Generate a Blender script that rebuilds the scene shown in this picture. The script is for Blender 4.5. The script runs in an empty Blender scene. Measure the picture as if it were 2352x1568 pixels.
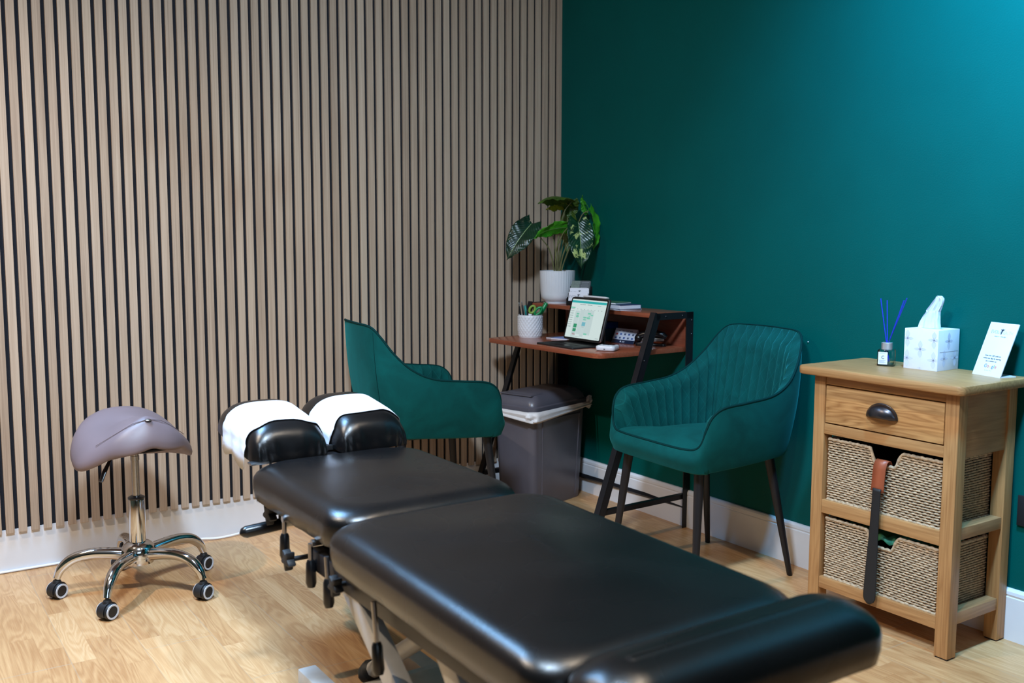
import bpy, bmesh, math, random
from math import sin, cos, pi, radians, sqrt, atan2
from mathutils import Vector, Matrix, Euler
random.seed(7)
S = bpy.context.scene
COL = S.collection

# ------------------------------------------------------------------ helpers
def lin(c):
    r = []
    for v in c[:3]:
        v = v / 255.0
        r.append(v / 12.92 if v <= 0.04045 else ((v + 0.055) / 1.055) ** 2.4)
    return (r[0], r[1], r[2], 1.0)

class NT:
    """small node-tree helper"""
    def __init__(self, name):
        self.m = bpy.data.materials.new(name); self.m.use_nodes = True
        self.t = self.m.node_tree; self.b = self.t.nodes['Principled BSDF']
        self.out = self.t.nodes['Material Output']
    def n(self, typ, **kw):
        nd = self.t.nodes.new(typ)
        for k, v in kw.items():
            if k in ('op', 'operation'): nd.operation = v
            elif k == 'blend': nd.blend_type = v
            elif k == 'dt': nd.data_type = v
            elif hasattr(nd, k) and k not in ('inputs',): setattr(nd, k, v)
        return nd
    def l(self, a, b): self.t.links.new(a, b)
    def val(self, sock, v):
        if isinstance(v, bpy.types.NodeSocket): self.l(v, sock)
        else: sock.default_value = v
    def math(self, op, a, b=0.0, c=None, clamp=False):
        nd = self.t.nodes.new('ShaderNodeMath'); nd.operation = op; nd.use_clamp = clamp
        self.val(nd.inputs[0], a); self.val(nd.inputs[1], b)
        if c is not None: self.val(nd.inputs[2], c)
        return nd.outputs[0]
    def mix(self, f, a, b, blend='MIX'):
        nd = self.t.nodes.new('ShaderNodeMix'); nd.data_type = 'RGBA'; nd.blend_type = blend
        self.val(nd.inputs[0], f); self.val(nd.inputs[6], a); self.val(nd.inputs[7], b)
        return nd.outputs[2]
    def coords(self, kind='Object', scale=(1, 1, 1), rot=(0, 0, 0), loc=(0, 0, 0)):
        tc = self.t.nodes.new('ShaderNodeTexCoord'); mp = self.t.nodes.new('ShaderNodeMapping')
        mp.inputs['Scale'].default_value = scale; mp.inputs['Rotation'].default_value = rot
        mp.inputs['Location'].default_value = loc
        self.l(tc.outputs[kind], mp.inputs[0]); return mp.outputs[0]
    def sep(self, v):
        nd = self.t.nodes.new('ShaderNodeSeparateXYZ'); self.l(v, nd.inputs[0]); return nd.outputs
    def comb(self, x, y, z):
        nd = self.t.nodes.new('ShaderNodeCombineXYZ')
        self.val(nd.inputs[0], x); self.val(nd.inputs[1], y); self.val(nd.inputs[2], z); return nd.outputs[0]
    def noise(self, vec, scale=5, detail=4, rough=.55, dist=0):
        nd = self.t.nodes.new('ShaderNodeTexNoise'); nd.inputs['Scale'].default_value = scale
        nd.inputs['Detail'].default_value = detail; nd.inputs['Roughness'].default_value = rough
        nd.inputs['Distortion'].default_value = dist
        if vec is not None: self.l(vec, nd.inputs['Vector'])
        return nd.outputs['Fac']
    def ramp(self, fac, stops):
        nd = self.t.nodes.new('ShaderNodeValToRGB'); e = nd.color_ramp.elements
        e[0].position, e[0].color = stops[0]; e[1].position, e[1].color = stops[-1]
        for p, c in stops[1:-1]:
            x = e.new(p); x.color = c
        self.l(fac, nd.inputs[0]); return nd.outputs[0]
    def bump(self, h, strength=.3, dist=.002):
        nd = self.t.nodes.new('ShaderNodeBump'); nd.inputs['Strength'].default_value = strength
        nd.inputs['Distance'].default_value = dist; self.l(h, nd.inputs['Height'])
        self.l(nd.outputs[0], self.b.inputs['Normal'])
    def set(self, **kw):
        names = dict(color='Base Color', rough='Roughness', metal='Metallic', spec='Specular IOR Level',
                     sheen='Sheen Weight', sheenrough='Sheen Roughness', coat='Coat Weight', coatrough='Coat Roughness',
                     trans='Transmission Weight', ior='IOR', emit='Emission Strength', ecol='Emission Color', alpha='Alpha',
                     sss='Subsurface Weight', sheentint='Sheen Tint')
        for k, v in kw.items(): self.val(self.b.inputs[names[k]], v)
        return self

def simple(name, rgb, rough=.5, noise=0.06, nscale=30, bump=0, **kw):
    """plain painted / plastic / metal material with a faint procedural mottling"""
    t = NT(name); c = lin(rgb)
    n = t.noise(t.coords(), nscale, 3)
    dark = tuple(v * (1 - noise * 2) for v in c[:3]) + (1,)
    lite = tuple(min(1, v * (1 + noise * 2)) for v in c[:3]) + (1,)
    t.set(color=t.ramp(n, [(.3, dark), (.7, lite)]), rough=rough, **kw)
    if bump: t.bump(n, bump)
    return t.m

# ------------------------------------------------------------------ mesh builder
class MB:
    def __init__(self):
        self.v = []; self.f = []; self.mi = []; self.uv = {}; self.cur = 0
    def add(self, vs, fs):
        o = len(self.v); self.v += [tuple(x) for x in vs]
        for f in fs: self.f.append(tuple(i + o for i in f)); self.mi.append(self.cur)
        return o
    def box(self, x0, x1, y0, y1, z0, z1, ch=0, M=None):
        if x0 > x1: x0, x1 = x1, x0
        if y0 > y1: y0, y1 = y1, y0
        if z0 > z1: z0, z1 = z1, z0
        if ch <= 0:
            vs = [(x, y, z) for z in (z0, z1) for x, y in ((x0, y0), (x1, y0), (x1, y1), (x0, y1))]
            fs = [(3, 2, 1, 0), (4, 5, 6, 7), (0, 1, 5, 4), (1, 2, 6, 5), (2, 3, 7, 6), (3, 0, 4, 7)]
        else:
            bm = bmesh.new()
            vv = [bm.verts.new((x, y, z)) for z in (z0, z1) for x, y in ((x0, y0), (x1, y0), (x1, y1), (x0, y1))]
            for f in ((3, 2, 1, 0), (4, 5, 6, 7), (0, 1, 5, 4), (1, 2, 6, 5), (2, 3, 7, 6), (3, 0, 4, 7)): bm.faces.new([vv[i] for i in f])
            bmesh.ops.bevel(bm, geom=bm.edges[:], offset=ch, segments=2, profile=.6, affect='EDGES')
            bm.verts.index_update()
            vs = [v.co[:] for v in bm.verts]; fs = [tuple(x.index for x in f.verts) for f in bm.faces]; bm.free()
        if M: vs = [tuple(M @ Vector(v)) for v in vs]
        self.add(vs, fs); return self
    def lathe(self, prof, n=32, M=None, cap=True):
        vs = []; fs = []
        for r, z in prof:
            for k in range(n): a = 2 * pi * k / n; vs.append((r * cos(a), r * sin(a), z))
        for i in range(len(prof) - 1):
            for k in range(n):
                a = i * n + k; b = i * n + (k + 1) % n; fs.append((a, b, b + n, a + n))
        if cap:
            fs.append(tuple(reversed(range(n)))); fs.append(tuple((len(prof) - 1) * n + k for k in range(n)))
        if M: vs = [tuple(M @ Vector(v)) for v in vs]
        self.add(vs, fs); return self
    def tube(self, pts, r, n=12, cap=True, closed=False, flat=1.0):
        pts = [Vector(p) for p in pts]; m = len(pts)
        rs = r if isinstance(r, (list, tuple)) else [r] * m
        vs = []; fs = []; prev = None
        for i, p in enumerate(pts):
            if closed: t = pts[(i + 1) % m] - pts[i - 1]
            else: t = pts[min(i + 1, m - 1)] - pts[max(i - 1, 0)]
            if t.length < 1e-9: t = Vector((0, 0, 1))
            t.normalize()
            if prev is None:
                a = Vector((0, 0, 1)) if abs(t.z) < .9 else Vector((1, 0, 0))
                u = t.cross(a).normalized()
            else:
                u = prev - t * prev.dot(t)
                u = u.normalized() if u.length > 1e-6 else t.orthogonal().normalized()
            prev = u; w = t.cross(u)
            for k in range(n):
                q = 2 * pi * k / n; vs.append(tuple(p + (u * cos(q) + w * sin(q) * flat) * rs[i]))
        for i in range(m if closed else m - 1):
            for k in range(n):
                a = i * n + k; b = i * n + (k + 1) % n; j = (i + 1) % m
                fs.append((a, b, j * n + (k + 1) % n, j * n + k))
        if cap and not closed:
            fs.append(tuple(reversed(range(n)))); fs.append(tuple((m - 1) * n + k for k in range(n)))
        self.add(vs, fs); return self
    def cyl(self, a, b, r, r2=None, n=20): return self.tube([a, b], [r, r2 if r2 is not None else r], n)
    def prism(self, poly, z0, z1, ch=0, M=None):
        """extruded 2D outline with softened rims"""
        n = len(poly); cx = sum(p[0] for p in poly) / n; cy = sum(p[1] for p in poly) / n
        def ins(d):
            out = []
            for i in range(n):
                p0, p1, p2 = Vector(poly[i - 1]), Vector(poly[i]), Vector(poly[(i + 1) % n])
                e = (p2 - p0); nn = Vector((-e.y, e.x))
                if nn.length > 0: nn.normalize()
                out.append(p1 + nn * d)
            return out
        area = sum(poly[i - 1][0] * poly[i][1] - poly[i][0] * poly[i - 1][1] for i in range(n))
        s = 1 if area > 0 else -1
        if s < 0: poly = list(reversed(poly))
        rings = [(0, z0), (0, z1)] if ch <= 0 else [(ch, z0), (ch * .3, z0 + ch * .3), (0, z0 + ch), (0, z1 - ch), (ch * .3, z1 - ch * .3), (ch, z1)]
        vs = []; fs = []
        for d, z in rings:
            for p in (ins(d) if d else [Vector(q) for q in poly]): vs.append((p.x, p.y, z))
        for i in range(len(rings) - 1):
            for k in range(n): fs.append((i * n + k, i * n + (k + 1) % n, (i + 1) * n + (k + 1) % n, (i + 1) * n + k))
        fs.append(tuple(reversed(range(n)))); fs.append(tuple((len(rings) - 1) * n + k for k in range(n)))
        if M: vs = [tuple(M @ Vector(v)) for v in vs]
        self.add(vs, fs); return self
    def sphere(self, c, r, n=16, M=None):
        rx, ry, rz = r if isinstance(r, (tuple, list)) else (r, r, r)
        prof = [(max(sin(pi * i / n), 1e-4), -cos(pi * i / n)) for i in range(n + 1)]
        T = Matrix.Translation(c) @ (M or Matrix()) @ Matrix.Diagonal((rx, ry, rz, 1))
        return self.lathe(prof, n * 2, T, cap=False)
    def build(self, name, mat, parent=None, smooth=True, angle=40, mod=None):
        me = bpy.data.meshes.new(name); me.from_pydata(self.v, [], self.f)
        mats = mat if isinstance(mat, (list, tuple)) else [mat]
        for x in mats: me.materials.append(x)
        if len(mats) > 1: me.polygons.foreach_set('material_index', self.mi)
        if self.uv:
            uvl = me.uv_layers.new(name='UVMap')
            for lp in me.loops: uvl.data[lp.index].uv = self.uv.get(lp.vertex_index, (0, 0))
        me.validate(); me.update()
        if smooth:
            for p in me.polygons: p.use_smooth = True
            try: me.set_sharp_from_angle(angle=radians(angle))
            except Exception: pass
        o = bpy.data.objects.new(name, me); COL.objects.link(o)
        if parent is not None: o.parent = parent
        return o

def empty(name, loc=(0, 0, 0), rz=0):
    o = bpy.data.objects.new(name, None); COL.objects.link(o)
    o.location = loc; o.rotation_euler = (0, 0, rz); o.empty_display_size = .05
    return o
def tag(o, label=None, cat=None, group=None, kind=None):
    if label: o['label'] = label
    if cat: o['category'] = cat
    if group: o['group'] = group
    if kind: o['kind'] = kind
    return o
def copy_tree(o, parent=None):
    c = o.copy(); COL.objects.link(c); c.parent = parent
    for ch in list(o.children): copy_tree(ch, c)
    return c
def text_mesh(txt, size, mat, name, parent, M, align='CENTER', extrude=.0002, sx=1.0):
    """lettering as a thin mesh; M places the text's own XY plane"""
    cu = bpy.data.curves.new(name, 'FONT'); cu.body = txt; cu.size = size; cu.align_x = align; cu.align_y = 'CENTER'
    cu.extrude = extrude; cu.resolution_u = 3
    ob = bpy.data.objects.new(name, cu); COL.objects.link(ob)
    dg = bpy.context.evaluated_depsgraph_get(); dg.update()
    me = bpy.data.meshes.new_from_object(ob.evaluated_get(dg))
    COL.objects.unlink(ob); bpy.data.objects.remove(ob); bpy.data.curves.remove(cu)
    me.transform(M @ Matrix.Diagonal((sx, 1, 1, 1)))
    me.materials.clear(); me.materials.append(mat)
    o = bpy.data.objects.new(name, me); COL.objects.link(o); o.parent = parent
    return o
def frame(o, U, V):
    """matrix: local x -> U, y -> V, z -> U x V"""
    U = Vector(U).normalized(); V = Vector(V); V = (V - U * V.dot(U)).normalized(); W = U.cross(V)
    return Matrix(((U.x, V.x, W.x, o[0]), (U.y, V.y, W.y, o[1]), (U.z, V.z, W.z, o[2]), (0, 0, 0, 1)))
def catmull(P, n, closed=False):
    P = [Vector(p) for p in P]; m = len(P); out = []
    segs = m if closed else m - 1
    for i in range(segs):
        p1 = P[i]; p2 = P[(i + 1) % m]
        p0 = P[i - 1] if (closed or i > 0) else p1 * 2 - p2
        p3 = P[(i + 2) % m] if (closed or i + 2 < m) else p2 * 2 - p1
        for k in range(n):
            t = k / n
            out.append(.5 * ((2 * p1) + (p2 - p0) * t + (2 * p0 - 5 * p1 + 4 * p2 - p3) * t * t + (3 * p1 - p0 - 3 * p2 + p3) * t ** 3))
    if not closed: out.append(P[-1])
    return out
def smooth(a, b, x):
    t = max(0, min(1, (x - a) / (b - a))); return t * t * (3 - 2 * t)
def rrect(w, h, r, n=6):
    out = []
    for cx, cy, a0 in ((w / 2 - r, h / 2 - r, 0), (-w / 2 + r, h / 2 - r, 90), (-w / 2 + r, -h / 2 + r, 180), (w / 2 - r, -h / 2 + r, 270)):
        for k in range(n + 1):
            a = radians(a0 + 90 * k / n); out.append((cx + r * cos(a), cy + r * sin(a)))
    return out

# ------------------------------------------------------------------ materials
def wood(name, c_light, c_dark, axis='x', scale=1.0, rough=.45, ring=.5, coat=0.0):
    t = NT(name)
    def sc(a, c): return {'x': (a, c, c), 'y': (c, a, c), 'z': (c, c, a)}[axis]
    n1 = t.noise(t.coords('Object', sc(5 * scale, 190 * scale)), 1.0, 4, .62, .3)
    n2 = t.noise(t.coords('Object', sc(1.3 * scale, 16 * scale), loc=(3, 1, 2)), 1.0, 2, .5, .4)
    w = t.math('SINE', t.math('MULTIPLY', n2, 75.0 * ring + 20)); w = t.math('MULTIPLY_ADD', w, .5, .5)
    w = t.math('POWER', w, .6)
    n3 = t.noise(t.coords('Object', sc(.8, 5)), 1.0, 2)
    f = t.math('ADD', t.math('ADD', t.math('MULTIPLY', n1, .55), t.math('MULTIPLY', w, ring * .26)), t.math('MULTIPLY', n3, .25))
    col = t.ramp(f, [(.28, lin(c_dark)), (.74, lin(c_light))])
    t.set(color=col, rough=rough, coat=coat, coatrough=.15)
    t.bump(n1, .2, .0008)
    return t.m

def m_slats():
    t = NT('oak_slat_veneer')
    tc = t.coords('Object'); x, y, z = t.sep(tc)
    idx = t.math('FLOOR', t.math('DIVIDE', t.math('ADD', x, 40.0 * .04 + .0255), .04))
    wn = t.n('ShaderNodeTexWhiteNoise'); wn.noise_dimensions = '1D'; t.l(idx, wn.inputs['W'])
    v = t.comb(t.math('MULTIPLY', x, 260.0), t.math('MULTIPLY', idx, 7.3), t.math('MULTIPLY', z, 3.0))
    g = t.noise(v, 1.0, 4, .6, .3)
    g2 = t.noise(t.comb(t.math('MULTIPLY', x, 60.0), t.math('MULTIPLY', idx, 3.1), t.math('MULTIPLY', z, 1.1)), 1.0, 2)
    f = t.math('ADD', t.math('MULTIPLY', g, .6), t.math('ADD', t.math('MULTIPLY', g2, .25), t.math('MULTIPLY', wn.outputs[0], .16)))
    col = t.ramp(f, [(.25, lin((150, 126, 106))), (.5, lin((182, 158, 136))), (.78, lin((204, 182, 160)))])
    # old water marks: fixed soft-edged stains
    stain = None
    for sx, sz, rx, rz, k in ((-1.54, 1.33, .07, .16, .9), (-1.37, 1.38, .06, .12, .8), (-1.62, 1.45, .16, .10, .35), (-1.86, 1.53, .16, .10, .5), (-1.45, 1.22, .1, .1, .3), (-1.6, 1.18, .12, .1, .3)):
        dx = t.math('DIVIDE', t.math('SUBTRACT', x, sx), rx); dz = t.math('DIVIDE', t.math('SUBTRACT', z, sz), rz)
        r = t.math('SQRT', t.math('ADD', t.math('MULTIPLY', dx, dx), t.math('MULTIPLY', dz, dz)))
        r = t.math('ADD', r, t.math('MULTIPLY', t.math('SUBTRACT', g2, .5), 1.2))
        s = t.math('MULTIPLY', t.math('SUBTRACT', 1.15, r, clamp=True), k, clamp=True)
        stain = s if stain is None else t.math('MAXIMUM', stain, s)
    col = t.mix(t.math('MULTIPLY', stain, .34, clamp=True), col, lin((140, 98, 66)))
    t.set(color=col, rough=.62, spec=.3); t.bump(g, .25, .0006)
    return t.m

def m_floor():
    t = NT('oak_laminate_floor')
    x, y, z = t.sep(t.coords('Object'))
    sw = .0637
    xs = t.math('ADD', x, 1.951 + 60 * sw)
    si = t.math('FLOOR', t.math('DIVIDE', xs, sw))
    w1 = t.n('ShaderNodeTexWhiteNoise'); w1.noise_dimensions = '1D'; t.l(si, w1.inputs['W'])
    yo = t.math('ADD', t.math('DIVIDE', y, .42), t.math('MULTIPLY', w1.outputs[0], 7.0))
    bi = t.math('FLOOR', yo)
    w2 = t.n('ShaderNodeTexWhiteNoise'); w2.noise_dimensions = '2D'; t.l(t.comb(si, bi, 0.0), w2.inputs['Vector'])
    tone = w2.outputs[0]
    off = t.math('MULTIPLY', tone, 31.0)
    # cathedral figure + fine pores
    ga = t.noise(t.comb(t.math('MULTIPLY_ADD', x, 13.0, off), t.math('MULTIPLY_ADD', y, 1.7, off), off), 1.0, 2, .5, .7)
    rings = t.math('MULTIPLY_ADD', t.math('SINE', t.math('MULTIPLY', ga, 70.0)), .5, .5)
    fine = t.noise(t.comb(t.math('MULTIPLY', x, 330.0), t.math('MULTIPLY_ADD', y, 9.0, off), 0.0), 1.0, 3, .6)
    f = t.math('ADD', t.math('ADD', t.math('MULTIPLY', tone, .26), t.math('MULTIPLY', rings, .17)), t.math('MULTIPLY', fine, .48))
    col = t.ramp(f, [(.15, lin((166, 116, 72))), (.5, lin((198, 152, 104))), (.82, lin((218, 178, 132)))])
    # joints: long seams each third strip, short strip ends faint
    fx = t.math('FRACT', t.math('DIVIDE', xs, sw * 3)); e = t.math('MINIMUM', fx, t.math('SUBTRACT', 1.0, fx))
    seam = t.math('LESS_THAN', e, .0045)
    fs = t.math('FRACT', t.math('DIVIDE', xs, sw)); es = t.math('LESS_THAN', t.math('MINIMUM', fs, t.math('SUBTRACT', 1.0, fs)), .012)
    fy = t.math('FRACT', yo); ey = t.math('LESS_THAN', t.math('MINIMUM', fy, t.math('SUBTRACT', 1.0, fy)), .0022)
    pl = t.math('FLOOR', t.math('DIVIDE', xs, sw * 3))
    w3 = t.n('ShaderNodeTexWhiteNoise'); w3.noise_dimensions = '1D'; t.l(pl, w3.inputs['W'])
    fb = t.math('FRACT', t.math('ADD', t.math('DIVIDE', y, 1.28), t.math('MULTIPLY', w3.outputs[0], 3.3)))
    eb = t.math('LESS_THAN', t.math('MINIMUM', fb, t.math('SUBTRACT', 1.0, fb)), .0012)
    col = t.mix(t.math('MULTIPLY', t.math('MAXIMUM', es, ey), .22), col, lin((150, 105, 65)))
    wear = t.noise(t.comb(t.math('MULTIPLY', x, 3.0), t.math('MULTIPLY', y, 3.0), 0.0), 1.0, 3)
    wm = t.math('MULTIPLY', t.math('MAXIMUM', seam, eb), t.math('MULTIPLY_ADD', wear, 1.5, -.25, clamp=True))
    col = t.mix(wm, col, lin((165, 152, 132)))
    t.set(color=col, rough=t.math('MULTIPLY_ADD', fine, .12, .30), spec=.45)
    t.bump(fine, .12, .0006)
    return t.m

def m_green_wall():
    t = NT('deep_teal_green_paint')
    v = t.coords('Object')
    n = t.noise(v, 220, 3, .6); n2 = t.noise(v, 3, 3)
    t.set(color=t.ramp(n2, [(.3, (.0, .074, .064, 1)), (.7, (.0, .082, .071, 1))]), rough=.42, spec=.11)
    t.bump(n, .35, .0012)
    return t.m

def m_velvet(quilt=False):
    t = NT('green_velvet_quilted' if quilt else 'green_velvet')
    v = t.coords('Object')
    n = t.noise(v, 7, 4, .6, .8); f = t.noise(v, 900, 2)
    base = t.ramp(n, [(.3, (.0006, .044, .041, 1)), (.72, (.0012, .079, .074, 1))])
    if quilt:
        uv = t.n('ShaderNodeUVMap').outputs[0]; x, y, z = t.sep(uv)
        # vertical channels
        c = t.math('ABSOLUTE', t.math('SINE', t.math('MULTIPLY', x, pi / .043)))
        ch = t.math('POWER', c, .35)
        def thin(expr):
            s = t.math('ABSOLUTE', t.math('SINE', expr)); return t.math('LESS_THAN', s, .06)
        d1 = thin(t.math('MULTIPLY', t.math('ADD', x, t.math('MULTIPLY', y, .9)), pi / .062))
        d2 = thin(t.math('MULTIPLY', t.math('SUBTRACT', x, t.math('MULTIPLY', y, .9)), pi / .062))
        dd = t.math('MAXIMUM', d1, d2)
        h = t.math('SUBTRACT', ch, t.math('MULTIPLY', dd, .10))
        base = t.mix(t.math('MULTIPLY', dd, .24), base, (.004, .14, .13, 1))
        t.set(color=base); t.bump(h, .65, .009)
    else:
        t.set(color=base); t.bump(f, .15, .0005)
    t.set(rough=.85, spec=.12, sheen=.22, sheenrough=.35, sheentint=(.08, .75, .72, 1))
    return t.m

def m_leather(name, rgb, rough=.3, cracks=.25, spec=.5):
    t = NT(name); v = t.coords('Object')
    vo = t.n('ShaderNodeTexVoronoi'); vo.feature = 'DISTANCE_TO_EDGE'; vo.inputs['Scale'].default_value = 420; t.l(v, vo.inputs['Vector'])
    n = t.noise(v, 6, 1); c = lin(rgb)
    t.set(color=t.ramp(n, [(.3, tuple(k * .85 for k in c[:3]) + (1,)), (.7, tuple(k * 1.15 for k in c[:3]) + (1,))]),
          rough=t.math('MULTIPLY_ADD', n, .08, rough - .04), spec=spec)
    h = t.math('ADD', t.math('MULTIPLY', t.math('MINIMUM', vo.outputs['Distance'], .15), 2.0), t.math('MULTIPLY', n, .08))
    t.bump(h, cracks, .0006)
    return t.m

def m_leaf(name, c0, c1, varieg=None, thr=.56, rough=.3):
    t = NT(name); uv = t.n('ShaderNodeUVMap').outputs[0]; x, y, z = t.sep(uv)
    v = t.coords('Object'); n = t.noise(v, 14, 4)
    col = t.ramp(n, [(.3, lin(c0)), (.7, lin(c1))])
    if varieg:
        vn = t.noise(t.coords('Object', (1, 1, 1), loc=(.3, .7, .2)), 26, 5, .7, .5)
        vn2 = t.noise(v, 9, 1)
        m = t.math('MULTIPLY', t.math('GREATER_THAN', vn, thr), t.math('GREATER_THAN', vn2, .46))
        col = t.mix(m, col, lin(varieg))
    # side veins and midrib
    ax = t.math('ABSOLUTE', x)
    veins = t.math('SINE', t.math('MULTIPLY', t.math('SUBTRACT', y, t.math('MULTIPLY', ax, .35)), 85.0))
    mid = t.math('LESS_THAN', ax, .028)
    col = t.mix(t.math('MULTIPLY', mid, .8), col, lin((150, 175, 120)))
    t.set(color=col, rough=rough, spec=.5); t.bump(veins, .35, .0010)
    return t.m

MT = {}
MT['white_paint'] = simple('white_wall_paint', (226, 224, 220), .6, .02, 6)
MT['rear_wall'] = simple('sage_green_paint', (88, 112, 106), .7, .02, 6)
MT['ceiling'] = simple('white_ceiling_paint', (205, 204, 202), .8, .02, 6)
MT['skirting'] = simple('white_gloss_skirting', (224, 222, 224), .32, .025, 5, bump=.05)
MT['felt'] = simple('black_acoustic_felt', (24, 25, 32), .95, .15, 400, bump=.4)
MT['slats'] = m_slats(); MT['floor'] = m_floor(); MT['green'] = m_green_wall()
MT['velvet'] = m_velvet(); MT['quilt'] = m_velvet(True)
MT['piping'] = simple('dark_green_piping', (0, 44, 44), .8, .1, 300, spec=.1)
MT['black_metal'] = simple('black_powder_coat', (24, 23, 26), .42, .06, 200, spec=.4)
MT['black_plastic'] = simple('black_plastic', (14, 14, 16), .28, .05, 100)
MT['black_soft'] = simple('matt_black_plastic', (20, 20, 22), .6, .08, 200)
MT['leather_black'] = m_leather('black_vinyl_upholstery', (14, 13, 14), .27)
MT['leather_grey'] = m_leather('taupe_grey_vinyl', (116, 100, 103), .42, .3)
MT['chrome'] = simple('polished_chrome', (215, 217, 222), .09, .01, 4, metal=1.0)
MT['steel'] = simple('brushed_steel', (170, 170, 172), .3, .03, 90, metal=1.0)
MT['pewter'] = simple('dark_pewter', (78, 76, 80), .3, .06, 60, metal=.9)
MT['grey_paint'] = simple('pale_grey_enamel', (186, 184, 180), .38, .04, 20)
MT['oak'] = wood('oiled_oak_z', (198, 149, 96), (148, 101, 58), 'z', 1.0, .45)
MT['oak_y'] = wood('oiled_oak_y', (196, 147, 94), (146, 99, 57), 'y', 1.0, .45)
MT['oak_x'] = wood('oiled_oak_x', (186, 140, 96), (144, 100, 62), 'x', 1.0, .45)
MT['oak_draw'] = wood('oak_drawer_front', (206, 158, 102), (146, 98, 54), 'y', 1.0, .45, .9)
MT['cherry'] = wood('cherry_melamine', (158, 88, 62), (126, 62, 40), 'y', 1.2, .22, .3)
MT['cherry_edge'] = wood('cherry_edge_band', (166, 92, 66), (122, 60, 42), 'y', 2.5, .4, .3)
MT['grey_plastic'] = simple('grey_bin_plastic', (84, 82, 91), .33, .03, 12)
MT['white_ceramic'] = simple('white_ceramic', (222, 222, 226), .3, .02, 20)
MT['white_plastic'] = simple('white_plastic', (218, 218, 224), .25, .01, 20)
MT['white_card'] = simple('white_card', (222, 220, 228), .6, .015, 20)
MT['paper'] = simple('white_paper', (208, 210, 217), .85, .03, 30, bump=.25)
MT['dark_teal'] = simple('dark_teal_card', (0, 52, 62), .5, .04, 20)
MT['soil'] = simple('potting_soil', (48, 36, 26), .95, .3, 120, bump=.8)
MT['stem'] = simple('green_brown_stem', (112, 110, 70), .5, .12, 40)
MT['rubber'] = simple('black_rubber', (26, 26, 28), .5, .05, 80)
MT['ring_white'] = simple('white_wheel_ring', (205, 207, 215), .4, .03, 40)
MT['tan_leather'] = m_leather('tan_leather_strap', (150, 76, 48), .4, .2)
MT['seagrass'] = simple('seagrass_cord', (178, 152, 122), .85, .16, 90, bump=.5)
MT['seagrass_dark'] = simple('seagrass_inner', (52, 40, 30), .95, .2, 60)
MT['ink'] = simple('dark_ink', (40, 48, 60), .6, .02)
MT['ink_grey'] = simple('grey_ink', (150, 154, 164), .6, .02)
MT['cable'] = simple('white_cable', (232, 232, 236), .4, .02)
MT['blue_reed'] = simple('blue_reed', (14, 46, 165), .5, .08, 200)

def thin_glass(name, tint=(.93, .97, .96, 1)):
    t = NT(name); tr = t.n('ShaderNodeBsdfTransparent'); gl = t.n('ShaderNodeBsdfGlossy'); mx = t.n('ShaderNodeMixShader'); fr = t.n('ShaderNodeFresnel')
    tr.inputs[0].default_value = tint; gl.inputs['Roughness'].default_value = .02; fr.inputs[0].default_value = 1.5
    n = t.noise(t.coords(), 40, 2); t.l(t.math('MULTIPLY_ADD', n, .02, .01), gl.inputs['Roughness'])
    t.l(fr.outputs[0], mx.inputs[0]); t.l(tr.outputs[0], mx.inputs[1]); t.l(gl.outputs[0], mx.inputs[2]); t.l(mx.outputs[0], t.out.inputs[0])
    return t.m
def emitter(name, rgb, k):
    t = NT(name); c = lin(rgb); t.set(color=(0.02, .02, .02, 1), rough=.25, ecol=c, emit=k); return t.m
MT['glass'] = thin_glass('clear_glass')

# ------------------------------------------------------------------ the room
RX, RY, RZ = -5.0, -5.6, 2.75
def struct(name, b, m, parent=None, **k):
    o = b.build(name, m, parent, smooth=k.get('smooth', False)); tag(o, kind='structure'); return o

struct('floor', MB().box(RX - .1, .1, RY - .1, .1, -.05, 0), MT['floor'])
struct('ceiling', MB().box(RX - .1, .1, RY - .1, .1, RZ, RZ + .08), MT['ceiling'])
struct('wall_right', MB().box(0, .1, RY - .1, .1, 0, RZ), MT['green'])
wl = struct('wall_left', MB().box(RX - .1, 0, 0, .1, 0, RZ), MT['white_paint'])
f = MB().box(RX, -.0005, -.0088, 0, .1535, RZ)
fo = f.build('felt_backing', MT['felt'], wl, smooth=False)
b = MB(); x = -.0255; k = 0
b.box(-.0255, -.0005, -.021, -.0089, .1416, RZ, .0012)
while x - .040 > RX:
    x -= .04; b.box(x, x + .027, -.021, -.0089, .1416, RZ, .0012)
so = b.build('slats', MT['slats'], wl, smooth=False)
# opposite walls (behind the camera) with a window
struct('wall_back', MB().box(RX - .1, RX, RY, 0, 0, RZ), MT['rear_wall'])
b = MB(); wx0, wx1, wz0, wz1 = -3.9, -1.5, .95, 2.25
b.box(RX, wx0, RY - .1, RY, 0, RZ); b.box(wx1, 0, RY - .1, RY, 0, RZ); b.box(wx0, wx1, RY - .1, RY, 0, wz0); b.box(wx0, wx1, RY - .1, RY, wz1, RZ)
struct('wall_front', b, MT['rear_wall'])
b = MB()
for (a0, a1, c0, c1) in ((wx0, wx1, wz0, wz0 + .06), (wx0, wx1, wz1 - .06, wz1), (wx0, wx0 + .06, wz0, wz1), (wx1 - .06, wx1, wz0, wz1), (-2.73, -2.67, wz0, wz1)):
    b.box(a0, a1, RY - .08, RY - .02, c0, c1)
win = struct('window_1', b, MT['skirting'])
MB().box(wx0 + .06, wx1 - .06, RY - .055, RY - .045, wz0 + .06, wz1 - .06).build('pane', MT['glass'], win, smooth=False)

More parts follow.
